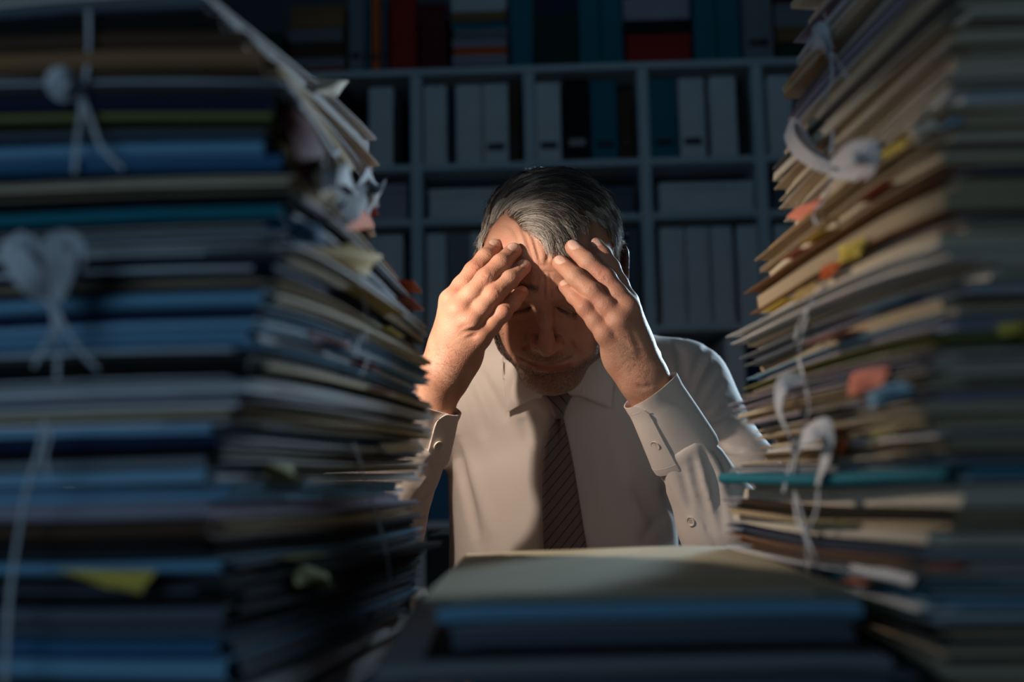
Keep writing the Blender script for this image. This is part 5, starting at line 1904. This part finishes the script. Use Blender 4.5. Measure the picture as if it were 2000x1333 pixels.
def pile_item(cx, y0, w, l, z0, z1, yaw, kind, colr, pap, label, spine='front', group='low pile between the two stacks', th=None, cat='folder', name=None):
    root = empty(name or NAME[kind], (cx, y0, z0), yaw)
    t = z1 - z0 - .0003
    def warp(x, y, z): return .0010 * math.sin(x * 24 + z0 * 50) * (y / l) - .0016 * max(0, abs(x) / (w / 2) - .8) * 4
    a, b = 0, t
    if kind in ('folder', 'binder', 'wallet'):
        th = th or {'folder': .0009, 'wallet': .0006, 'binder': .0024}[kind]
        folder_cover(-w / 2, w / 2, 0, l, 0, t, spine, pmat(colr), root, warp, th=th, n=12)
        a, b = th + .0002, t - th - .0002
    n = {'folder': 2, 'binder': 3, 'wallet': 1, 'bundle': 3, 'ream': 3}[kind]
    cuts = [0] + sorted(prn.uniform(.15, .85) for _ in range(n - 1)) + [1]
    for k in range(n):
        za, zb = a + (b - a) * cuts[k], a + (b - a) * cuts[k + 1] - .00012
        if zb - za < .0004: continue
        m = 0 if kind in ('bundle', 'ream') else .006
        x0 = -w / 2 + m + (.010 if spine == 'far' and m else 0) + prn.uniform(-.002, .002); x1 = w / 2 - m - (.010 if spine == 'near' and m else 0) + prn.uniform(-.002, .002)
        sheet_block('sheaf', x0, x1, (.012 if spine == 'front' and m else prn.uniform(-.003, .003)), l - m - prn.uniform(0, .006), za, zb, pmat(prn.choice(pap), True), root,
                    yaw=prn.uniform(-.01, .01) * (1 if not m else .4), piv=(0, l / 2), warp=warp, nx=12, ny=9, ragged=.001, rnd=prn)
    tag(root, label, cat, group)
    return root


zt = .8855
pile_item(.060, .505, .200, .302, .8812, zt, math.radians(-1.5), 'folder', 'sage green', ['cream'], 'sage green card folder lying on top of the low pile below his tie', spine='near')
pile_item(.062, .500, .200, .292, .8728, .8808, math.radians(-1), 'folder', 'sky blue', ['pale blue', 'white'], 'sky blue folder directly beneath the sage green one on the low pile', spine='front')
pile_item(.064, .498, .194, .290, .8618, .8724, math.radians(-.5), 'bundle', 'slate grey', ['slate grey', 'grey'], 'slate grey sheet bundle third down in the low pile', cat='papers')
pile_item(.060, .490, .206, .292, .8590, .8614, math.radians(1), 'folder', 'black', ['charcoal'], 'thin black folder in the low pile under the slate grey sheets')
pile_item(.052, .478, .232, .270, .8520, .8586, math.radians(1.0), 'folder', 'grey', ['grey', 'beige'], 'grey folder in the low pile resting on the ringed binder')
# a lever arch binder lying with its round open spine towards the lamp side
bz0, bz1 = .7850, .8515
root = empty('lever_arch_binder', (.062, .470, bz0), math.radians(-2))
t = bz1 - bz0 - .0003
folder_cover(-.130, .108, 0, .260, 0, t, 'far', pmat('slate grey'), root, None, th=.0026, n=12)
# page blocks stop short of the curved spine and the arch mechanism bridges the gap
for za, zb, xx, cc in ((.003, .022, -.088, 'beige'), (.0222, .042, -.092, 'grey'), (.0422, t - .0032, -.085, 'slate grey')):
    sheet_block('sheaf', xx, .102, .004, .252, za, zb, pmat(cc, True), root, nx=8, ny=8, ragged=.001, rnd=prn)
steel = material('brushed_steel', srgb(150, 155, 162), rough=.28, metal=1.0)
for yy in (.060, .140):
    pts = [(-.120 + .022 * math.cos(a) + .012, yy, t / 2 + .024 * math.sin(a)) for a in np.linspace(-2.8, 2.8, 18)]
    MB().tube(pts, .0016, 8).build('ring', steel, root)
MB().box((-.1255, .035, t / 2 - .004), (-.1235, .165, t / 2 + .004), .0006).build('ring_plate', steel, root)
tag(root, 'slate lever arch binder in the low pile, rings showing in its round spine', 'binder', 'low pile between the two stacks')
pile_item(.050, .480, .190, .240, DESK + .0004, bz0 - .0004, 0, 'ream', 'grey', ['grey', 'white'], 'grey sheet ream on the desk under the slate ringed binder', cat='papers')
# ------------------------------------------------------------------ desk, chair, lamp
wood = bpy.data.materials.new('desk_laminate'); wood.use_nodes = True
nt = wood.node_tree; pb = nt.nodes['Principled BSDF']
tc = nt.nodes.new('ShaderNodeTexCoord'); mp = nt.nodes.new('ShaderNodeMapping'); mp.inputs['Scale'].default_value = (1, 14, 1)
n_ = nt.nodes.new('ShaderNodeTexNoise'); n_.inputs['Scale'].default_value = 3; n_.inputs['Detail'].default_value = 6
cr = nt.nodes.new('ShaderNodeValToRGB'); cr.color_ramp.elements[0].color = srgb(70, 50, 36); cr.color_ramp.elements[1].color = srgb(104, 78, 56)
nt.links.new(tc.outputs['Object'], mp.inputs['Vector']); nt.links.new(mp.outputs['Vector'], n_.inputs['Vector']); nt.links.new(n_.outputs['Fac'], cr.inputs['Fac']); nt.links.new(cr.outputs['Color'], pb.inputs['Base Color'])
pb.inputs['Roughness'].default_value = .45
desk = empty('desk', (0, .76, 0))
MB().box((-.80, -.46, DESK - .030), (.90, .43, DESK), .003).build('desktop', wood, desk)
dm = material('desk_metal', srgb(60, 62, 66), rough=.5, metal=.6)
for lx in (-.74, .84):
    for ly in (-.40, .37):
        MB().box((lx - .025, ly - .025, 0), (lx + .025, ly + .025, DESK - .0302), .003).build('leg', dm, desk)
tag(desk, 'brown laminate office desk carrying the paper stacks and his elbows', 'desk')

chair = empty('office_chair', (.06, 1.36, 0))
cf = material('chair_fabric', srgb(30, 32, 36), rough=.9, bump=(300, .3, .0008))
cpl = material('chair_plastic', srgb(22, 22, 24), rough=.45)
MB().box((-.24, -.20, .40), (.24, .24, .468), .02).build('seat', cf, chair)
MB().box((-.20, .26, .56), (.20, .31, .86), .02).build('backrest', cf, chair)
MB().tube([(0, .20, .44), (0, .30, .45), (0, .335, .52), (0, .325, .68)], .018, 10).build('back_bracket', cpl, chair)
MB().tube([(0, 0, .09), (0, 0, .435)], .028, 16).build('gas_column', dm, chair)
for k in range(5):
    a = 2 * PI * k / 5 + .3
    lg = MB().tube([(.02 * math.cos(a), .02 * math.sin(a), .10), (.29 * math.cos(a), .29 * math.sin(a), .066)], [.026, .016], 10).build('leg', cpl, chair)
    M = Matrix.Rotation(PI / 2, 3, 'X')
    MB().lathe([(.012, -.012), (.026, -.010), (.027, 0), (.026, .010), (.012, .012)], 18, (.29 * math.cos(a), .29 * math.sin(a), .0275), M).build('caster', cpl, lg)
tag(chair, 'black fabric office chair he sits on behind the desk', 'chair')

# desk lamp: its shade peeks out past the edge of the lamp-side stack
CAPC = Vector(P(548, 214, .865))
lamp = empty('desk_lamp', (-.36, .93, DESK + .0005))
o_ = Vector(lamp.location)
lm = material('lamp_enamel', srgb(150, 150, 150), rough=.22, metal=.85)
MB().lathe([(.075, 0), (.078, .004), (.074, .014), (.030, .020), (.012, .024)], 40).build('base', lm, lamp)
axis_ = Vector((.12, .16, -.98)).normalized()
elb = Vector((-.46, .97, 1.10))
MB().tube([Vector((0, 0, .02)), elb - o_], .006, 10).build('lower_arm', lm, lamp)
back_ = CAPC - axis_ * .040
MB().tube([elb - o_, Vector((-.36, .93, 1.27)) - o_, back_ + Vector((-.03, .01, .004)) - o_, back_ - o_], .005, 10).build('upper_arm', lm, lamp)
Mq = axis_.to_track_quat('Z', 'Y').to_matrix()
prof = [(.005, -.0365), (.014, -.0350), (.024, -.0290), (.031, -.0180), (.0345, -.004), (.0365, .020), (.0395, .050), (.0425, .082), (.0432, .084), (.0425, .0855), (.0415, .082), (.0385, .050), (.0355, .020), (.0335, -.004), (.030, -.0170), (.023, -.0275), (.013, -.0335), (.005, -.0350)]
MB().lathe(prof, 56, tuple(CAPC - o_), Mq, cap=False).build('shade', lm, lamp)
MB().lathe([(.010, -.020), (.013, -.016), (.013, .030), (.010, .034)], 20, tuple(CAPC - o_), Mq).build('socket', lm, lamp)
bulbm = material('lit_bulb', srgb(255, 224, 190), emit=((1, .74, .50, 1), 12.0))
MB().lathe([(.006, .034), (.011, .040), (.0155, .048), (.0165, .055), (.014, .062), (.008, .067), (.001, .0685)], 24, tuple(CAPC - o_), Mq).build('bulb', bulbm, lamp)
BULB = CAPC + axis_ * .081
lc_ = Vector(P(596, 184, .868)); pts = [lc_ - o_ + Vector((.0185 * math.cos(a), .004 * math.sin(a), .0185 * math.sin(a))) for a in np.linspace(-.9, PI + .9, 40)]
MB().tube(pts, .0009, 8).build('arc_glint_loop', material('polished_steel', srgb(225, 222, 218), rough=.12, metal=1.0), lamp)  # added loop standing in for the bright arc of the shade rim
MB().tube([pts[0], pts[0] * .5 + (CAPC - o_) * .5 + Vector((0, 0, .004)), CAPC - o_ + Vector((.015, 0, .012))], .0012, 8).build('glint_loop_bracket', lm, lamp)
tag(lamp, 'small metal desk lamp, lit, almost hidden behind the stack, only its shade rim showing', 'lamp')

# ------------------------------------------------------------------ bookcase
shelf_m = material('shelf_white_board', srgb(186, 198, 206), rough=.5, mottle=(3, .06))
BD = 3.20
Z_ = lambda py, px=1000: P(px, py, BD)[2]
SYAW = math.radians(-1.6)
bc = empty('bookcase', (0, BD, 0), SYAW)
def sx(px, py=240): return P(px, py, BD)[0]
ups = [sx(812 + 222.4 * k, 240) for k in range(-4, 6)]
lines = [Z_(136), Z_(322), Z_(429), Z_(648), Z_(836), Z_(1024), Z_(1210)]
lines = [z for z in lines if z > .05] + [.03]
TOPZ = lines[0]
SD = .33
for x in ups:
    MB().box((x - .018, 0, 0), (x + .018, SD, TOPZ - .0115), .0015).build('upright', shelf_m, bc)
for k, z in enumerate(lines):
    if k == 0:
        MB().box((ups[0] - .016, -.004, z - .011), (ups[-1] + .016, SD, z + .011), .0015).build('top_board', shelf_m, bc)
        continue
    for a_, b_ in zip(ups[:-1], ups[1:]):
        if b_ < -1.0 or a_ > 1.25: continue
        MB().box((a_ + .0182, .002, z - .011), (b_ - .0182, SD - .012, z + .011), .001).build('shelf', shelf_m, bc)
MB().box((ups[0], SD - .010, 0.02), (ups[-1], SD - .002, TOPZ - .012)).build('back_panel', material('back_board', srgb(70, 78, 86), rough=.8), bc)
tag(bc, 'tall grey-white bookcase of square compartments full of binders along the back wall', 'bookcase')
RB_ = bc.matrix_basis if False else Matrix.Translation((0, BD, 0)) @ Matrix.Rotation(SYAW, 4, 'Z')


def on_shelf(o, x, y, z, rz=0.0):
    p = RB_ @ Vector((x, y, z))
    o.location = p; o.rotation_euler = (0, 0, SYAW + rz)


slot_dark = material('label_slot', srgb(14, 17, 22), rough=.4)
slot_pale = material('label_slot_pale', srgb(150, 150, 156), rough=.5)


def binder(x0, x1, zb, h, colr, label, slot=None, depth=.285, lean=0.0, group='binders in the bookcase', setback=.012, name='lever_arch_binder', cat='binder'):
    w_ = x1 - x0 - .0012
    root = empty(name)
    c = MB()
    c.box((0, 0, 0), (w_, .0028, h), .0012)
    c.build('spine', pmat(colr), root)
    for a_ in (0.0, w_ - .0024):
        MB().box((a_, .0030, 0), (a_ + .0024, depth, h), .0008).build('board', pmat(colr), root)
    if w_ > .014:
        MB().box((.0034, .012, .006), (w_ - .0034, depth - .008, h - .012)).build('sheaf', pmat('ivory', True), root)
    if slot:
        zs = h * .16 if slot != 'pale' else h * .18
        MB().box((w_ * .16, -.0012, zs), (w_ * .84, -.0002, zs + h * .085), .0003).build('label_slot', slot_pale if slot == 'pale' else slot_dark, root)
    if name == 'lever_arch_binder' and w_ > .03 and slot != 'none':
        pts = [(w_ / 2 + .010 * math.cos(a), -.0006, h * .42 + .010 * math.sin(a)) for a in np.linspace(0, 2 * PI, 20)]
    on_shelf(root, x0, setback, zb + .0004)
    if lean: root.rotation_euler = (0, lean, SYAW)
    tag(root, label, cat, group)
    return root


def boxy(x0, x1, zb, zt_, colr, label, name='storage_box', cat='box', depth=.28, lid=True, setback=.02, group=None):
    root = empty(name)
    w_ = x1 - x0 - .001; h = zt_ - zb - .0008
    if lid:
        MB().box((.002, .002, 0), (w_ - .002, depth, h * .74), .0015).build('body', pmat(colr), root)
        MB().box((0, 0, h * .745), (w_, depth + .002, h), .002).build('lid', pmat(colr), root)
    else:
        n = max(1, int(h / .012))
        for k in range(n):
            MB().box((.001 + prn.uniform(0, .004), prn.uniform(0, .006), h * k / n), (w_ - prn.uniform(0, .006), depth, h * (k + 1) / n - .0006)).build('sheaf', pmat(colr, True), root)
    on_shelf(root, x0, setback, zb + .0004)
    tag(root, label, cat, group)
    return root


X = lambda px, py=240: P(px, py, BD)[0]
h_of = lambda a, b: Z_(a) - Z_(b)
# first row under the top board
zA = lines[1] + .011; HA_ = Z_(163) - Z_(318)
binder(X(640), X(682), zA, HA_ * .98, 'black', 'black binder beside the pale one at the lamp end of the upper row')
binder(X(718), X(766), zA, HA_, 'white', 'white binder alone at the lamp end of the upper row')
binder(X(769), X(779), zA, HA_ * .9, 'charcoal', 'thin charcoal binder leaning in the upper row at the lamp end', lean=.018, slot='none')
binder(X(827), X(872), zA, HA_, 'white', 'white binder first in the second upper compartment, above his hand')
binder(X(875), X(888), zA, HA_ * .97, 'navy blue', 'slim navy folder squeezed between white binders above his hand', slot='none', setback=.03)
binder(X(890), X(941), zA, HA_, 'white', 'white unmarked binder in the middle of the second upper compartment')
binder(X(943), X(993), zA, HA_, 'white', 'white binder with dark label slot next to the brown box file', slot='dark')
binder(X(996), X(1016), zA, HA_ * 1.04, 'dark brown', 'dark brown box file ending the second upper compartment', slot='none', setback=.03)
binder(X(1047), X(1096), zA, HA_, 'white', 'white slotted binder directly above his crown', slot='dark')
binder(X(1103), X(1151), zA, HA_ * 1.03, 'black', 'black binder with pale label in the upper row', slot='pale')
binder(X(1155), X(1206), zA, HA_, 'teal', 'teal slotted binder between the black binder and a brown box file', slot='dark')
binder(X(1209), X(1238), zA, HA_ * .86, 'dark brown', 'short brown box file beside the teal binder in the third compartment', slot='none')
binder(X(1270), X(1322), zA, HA_, 'teal', 'teal slotted binder first in the fourth upper compartment', slot='dark')
binder(X(1327), X(1377), zA, HA_, 'white', 'white slotted binder beside the teal one in the fourth upper compartment', slot='dark')
binder(X(1388), X(1439), zA, HA_ * 1.01, 'white', 'white unmarked binder in the fourth upper compartment')
binder(X(1444), X(1453), zA, HA_ * .95, 'charcoal', 'thin charcoal folder leaning at the end of the fourth upper compartment', lean=.018, slot='none')
binder(X(1500), X(1548), zA, HA_, 'white', 'white binder just visible past the stack tips in the fifth upper compartment')
binder(X(1552), X(1600), zA, HA_, 'slate grey', 'slate binder half hidden by the stack in the fifth upper compartment')
# shallow second row
zB = lines[2] + .011
boxy(X(602), X(700), zB, Z_(360), 'burgundy', 'dark red box in the shallow row behind the ribbon bow')
boxy(X(716), X(793), zB, Z_(350), 'lilac grey', 'lilac box in the shallow row at the lamp end')
boxy(X(834), X(1016), zB, Z_(362), 'white', 'wide white box in the shallow row behind his hair')
boxy(X(1056), X(1236), zB, Z_(366), 'slate grey', 'slate box in the shallow row mostly hidden by his head')
boxy(X(1282), X(1466), zB, Z_(362), 'white', 'wide white box in the shallow row between the head and the stack')
boxy(X(1502), X(1680), zB, Z_(362), 'slate grey', 'slate box in the shallow row behind the paper tips')
# third row
zC = lines[3] + .011; HC_ = Z_(450) - Z_(640)
boxy(X(620), X(700), zC, Z_(470), 'grey', 'grey box in the third row behind the lamp-side stack')
binder(X(706), X(784), zC, HC_, 'white', 'broad white box file in the third row at the lamp end', slot='none')
for k, (a_, b_) in enumerate(((830, 868), (870, 912), (914, 958), (960, 1004))):
    binder(X(a_), X(b_), zC, HC_, 'white' if k != 1 else 'grey', ['first white binder beside the upright in the row behind his hand', 'grey binder in the row behind his fingers', 'white binder touching the grey one in the row behind his fingers', 'white binder behind his temple in the third row'][k])
binder(X(1050), X(1096), zC, HC_, 'white', 'white binder hidden behind his face in the third row')
binder(X(1180), X(1212), zC, HC_, 'black', 'black binder in the third row behind his ear')
binder(X(1216), X(1240), zC, HC_, 'slate grey', 'narrow slate binder in the third row just past his ear', slot='none')
for k, (a_, b_) in enumerate(((1280, 1326), (1329, 1373), (1377, 1418), (1428, 1467))):
    binder(X(a_), X(b_), zC, HC_, 'white', ['white binder next to the upright above his shoulder seam', 'second white binder from the upright above his shoulder', 'white binder with a dark gap after it above his shoulder', 'white binder standing alone past the gap above his shoulder'][k])
binder(X(1500), X(1546), zC, HC_, 'white', 'white binder in the third row behind the kraft folder tips')
# rows behind the body
zD = lines[4] + .011; HD_ = (lines[3] - lines[4]) - .045
for k, (a_, b_, cc, l_) in enumerate(((706, 750, 'slate grey', 'slate binder behind the lamp-side stack in the fourth row'), (830, 866, 'mid blue', 'mid blue binder behind his forearm in the fourth row'),
                                      (1395, 1432, 'white', 'white binder just beyond his shoulder in the fourth row'), (1434, 1464, 'navy blue', 'navy binder beyond his shoulder in the fourth row'),
                                      (1502, 1545, 'teal', 'teal binder behind the stack tips in the fourth row'))):
    binder(X(a_), X(b_), zD, HD_, cc, l_)
zE = lines[5] + .011; HE_ = (lines[4] - lines[5]) - .045
for k, (a_, b_, cc, l_) in enumerate(((740, 790, 'navy blue', 'navy binder low behind the lamp-side stack'), (828, 880, 'mid blue', 'mid blue binder in the gap between his sleeve and chest'),
                                      (884, 925, 'mid blue', 'mid blue binder low behind his chest'), (1430, 1466, 'teal', 'teal binder low beyond his sleeve'), (1500, 1550, 'mid blue', 'mid blue binder low behind the stack opposite the lamp'))):
    binder(X(a_), X(b_), zE, HE_, cc, l_)
zF = lines[6] + .011; HF_ = (lines[5] - lines[6]) - .05
for a_, b_, cc, l_ in ((826, 872, 'slate grey', 'slate binder just above the low pile, below the mid blue one'), (876, 920, 'navy blue', 'navy binder on the lowest visible shelf behind his chest')):
    binder(X(a_), X(b_), zF, HF_, cc, l_)
# on top of the bookcase
zT = TOPZ + .0112
def T_(py): return P(1000, py + 4, BD)[2]
boxy(X(470, 60), X(548, 60), zT, T_(40), 'dark green', 'dark green box on top of the bookcase at the lamp end')
st0 = [(552, 672, 112, 'red', 'red file box lowest in the lamp-end pile on the bookcase'), (556, 670, 92, 'grey', 'grey papers over the red file box on the bookcase'),
       (560, 674, 60, 'dark brown', 'brown box over the grey papers on the bookcase'), (556, 668, 34, 'grey', 'upper grey papers in the lamp-end pile on the bookcase'),
       (560, 670, -10, 'kraft brown', 'kraft box topping the lamp-end pile on the bookcase')]
def pile_on_top(lst, base):
    z = base
    for a_, b_, py, cc, l_ in lst:
        z1 = T_(py)
        boxy(X(a_, 60), X(b_, 60), z, z1, cc, l_, name='storage_box' if 'box' in l_ else 'paper_bundle', cat='box' if 'box' in l_ else 'papers', lid='box' in l_, group='things on top of the bookcase')
        z = z1
pile_on_top(st0, zT)
GT = 'things on top of the bookcase'
TH_ = T_(-60) - zT
binder(X(678, 60), X(708, 60), zT, TH_ * .86, 'grey', 'grey box file on top of the bookcase beside the thin teal folder', slot='none', group=GT)
binder(X(711, 60), X(720, 60), zT, TH_ * .85, 'teal', 'thin teal folder on top of the bookcase', slot='none', group=GT, name='card_folder', cat='folder')
binder(X(724, 60), X(740, 60), zT, TH_ * .80, 'orange', 'thin orange folder on top of the bookcase', slot='none', group=GT, name='card_folder', cat='folder')
binder(X(744, 60), X(754, 60), zT, TH_ * .86, 'slate grey', 'thin slate folder on top of the bookcase', slot='none', group=GT, name='card_folder', cat='folder')
binder(X(760, 60), X(812, 60), zT, TH_ * .80, 'red', 'bright red binder on top of the bookcase', group=GT)
binder(X(818, 60), X(872, 60), zT, TH_ * .70, 'burgundy', 'burgundy binder on top of the bookcase', group=GT)
pile_on_top([(882, 990, 116, 'burgundy', 'burgundy papers lowest in the pile beside the burgundy binder'), (880, 992, 96, 'lilac grey', 'lilac papers second from the bottom of the pile of coloured papers'), (882, 990, 80, 'orange', 'orange papers in the pile of coloured papers on the bookcase'),
             (880, 990, 64, 'lilac grey', 'lilac papers under the grey sheets in the coloured pile'), (884, 992, 44, 'grey', 'grey sheets in the pile of coloured papers on the bookcase'), (880, 990, 30, 'teal', 'teal sheets in the pile of coloured papers on the bookcase'),
             (882, 988, 10, 'kraft brown', 'kraft sheets in the pile of coloured papers on the bookcase'), (880, 990, -30, 'white', 'white sheets topping the pile of coloured papers')], zT)
binder(X(998, 60), X(1040, 60), zT, TH_, 'teal', 'teal binder on top of the bookcase next to the coloured papers', group=GT)
pile_on_top([(1044, 1128, 22, 'dark green', 'dark green box on top of the bookcase above his crown'), (1046, 1126, -30, 'navy blue', 'navy box stacked on the dark green one')], zT)
binder(X(1131, 60), X(1172, 60), zT, TH_, 'teal', 'teal binder on top of the bookcase touching the dark green box', group=GT)
binder(X(1174, 60), X(1216, 60), zT, TH_, 'teal', 'teal binder on top of the bookcase touching the pale lilac and red boxes', group=GT)
pile_on_top([(1222, 1350, 66, 'red', 'red box on top of the bookcase'), (1220, 1348, 38, 'black', 'black box stacked on the red one'), (1218, 1350, -20, 'lilac grey', 'pale lilac box topping the black and red ones')], zT)
binder(X(1355, 60), X(1398, 60), zT, TH_, 'teal', 'teal binder on top of the bookcase just after the red box', group=GT)
binder(X(1400, 60), X(1444, 60), zT, TH_, 'teal', 'teal binder on top of the bookcase touching the wide grey box file', group=GT)
binder(X(1450, 60), X(1508, 60), zT, TH_ * .9, 'grey', 'wide grey box file on top of the bookcase near the stack opposite the lamp', slot='none', group=GT)
pile_on_top([(1514, 1640, 88, 'dark green', 'dark green papers lowest in the pile at the far end of the bookcase'), (1516, 1640, 60, 'kraft brown', 'kraft papers in the pile at the far end of the bookcase'), (1514, 1642, 14, 'grey', 'grey box in the pile at the far end of the bookcase'), (1516, 1640, -20, 'burgundy', 'burgundy box topping the pile at the far end')], zT)

# ------------------------------------------------------------------ room shell
wallm = material('wall_paint', srgb(90, 98, 108), rough=.9, bump=(60, .1, .002))
floorm = material('carpet_tiles', srgb(52, 56, 62), rough=.95, bump=(400, .4, .003))
def box_obj(name, lo, hi, m, kind='structure'):
    o = MB().box(lo, hi).build(name, m, None, False); o['kind'] = kind; return o
box_obj('floor', (-3.0, -1.6, -.10), (3.0, 3.75, 0), floorm)
box_obj('wall_back', (-3.0, 3.62, 0), (3.0, 3.75, 3.4), wallm)
box_obj('wall_left', (-3.1, -1.6, 0), (-3.0, 3.75, 3.4), wallm)
# wall with a window on the other side
wr = MB()
for lo, hi in (((1.55, -1.6, 0), (1.65, 2.1, 3.4)), ((1.55, 3.1, 0), (1.65, 3.75, 3.4)), ((1.55, 2.1, 0), (1.65, 3.1, .95)), ((1.55, 2.1, 2.75), (1.65, 3.1, 3.4))):
    wr.box(lo, hi)
o = wr.build('wall_right', wallm, None, False); o['kind'] = 'structure'
frm = material('window_white', srgb(170, 176, 182), rough=.5)
wf = MB()
for lo, hi in (((1.54, 2.1, .95), (1.61, 2.16, 2.75)), ((1.54, 3.04, .95), (1.61, 3.1, 2.75)), ((1.54, 2.16, .95), (1.61, 3.04, 1.01)), ((1.54, 2.16, 2.69), (1.61, 3.04, 2.75)), ((1.55, 2.57, 1.01), (1.60, 2.63, 2.69))):
    wf.box(lo, hi, .004)
o = wf.build('window_1', frm, None, False); o['kind'] = 'structure'
# ------------------------------------------------------------------ light
w = bpy.data.worlds.new('night_sky'); S.world = w; w.use_nodes = True
bg = w.node_tree.nodes['Background']
bg.inputs['Color'].default_value = (.10, .20, .34, 1); bg.inputs['Strength'].default_value = .05


def area(name, loc, target, size, size_y, energy, color):
    l = bpy.data.lights.new(name, 'AREA'); l.shape = 'RECTANGLE'; l.size = size; l.size_y = size_y; l.energy = energy; l.color = color
    o = bpy.data.objects.new(name, l); COL.objects.link(o); o.location = loc
    o.rotation_euler = (Vector(target) - Vector(loc)).to_track_quat('-Z', 'Y').to_euler()
    return o


bl = bpy.data.lights.new('bulb_light', 'POINT'); bl.energy = 4.8; bl.color = (1.0, .83, .68); bl.shadow_soft_size = .006
bo = bpy.data.objects.new('bulb_light', bl); COL.objects.link(bo); bo.location = BULB
# added panel lamp for the cool rim light, unseen behind the stack
PL = Vector((1.12, 2.60, 1.60))
wl = area('added_rim_light', PL + (Vector((.16, 1.15, 1.2)) - PL).normalized() * .012, (.16, 1.15, 1.2), .22, .36, 7.0, (.60, .82, 1.0))
wl.data.spread = math.radians(80)
fl = empty('added_rim_lamp', (PL[0], PL[1] + .04, 0))
Mp = (Vector((.16, 1.15, 1.2)) - PL).to_track_quat('-Z', 'Y').to_matrix()
bx = MB().box((-.125, -.195, .002), (.125, .195, .022), .004)
bx.v = [tuple(Mp @ Vector(p) + PL - fl.location) for p in bx.v]
bx.build('rim_lamp_panel', lm, fl)
df = MB().box((-.115, -.185, -.002), (.115, .185, .0018), .001)
df.v = [tuple(Mp @ Vector(p) + PL - fl.location) for p in df.v]
df.build('diffuser', material('rim_panel_lit', srgb(225, 240, 255), emit=((.6, .82, 1.0, 1), 1.0)), fl)
MB().tube([(0, .03, .02), (0, .03, 1.45), (0, .0, 1.60)], .011, 12).build('pole', dm, fl)
MB().lathe([(.13, 0), (.135, .006), (.130, .016), (.02, .022)], 40, (0, .03, 0)).build('base', dm, fl)
tag(fl, 'added cool panel lamp for the rim light, hidden behind the stack opposite the desk lamp', 'lamp')
nw = area('cool_front_fill', (-.70, -.60, 1.25), (-.32, .5, .98), .8, .8, .85, (.50, .76, 1.0))  # added cool fill on the stack fronts; no window stands there
nw.data.spread = math.radians(85)
area('bookcase_fill', (.2, 1.7, 3.1), (.2, 3.2, 1.8), 2.2, .8, 1.5, (.42, .76, 1.0))  # added cool fill to brighten the bookcase, no fixture behind it
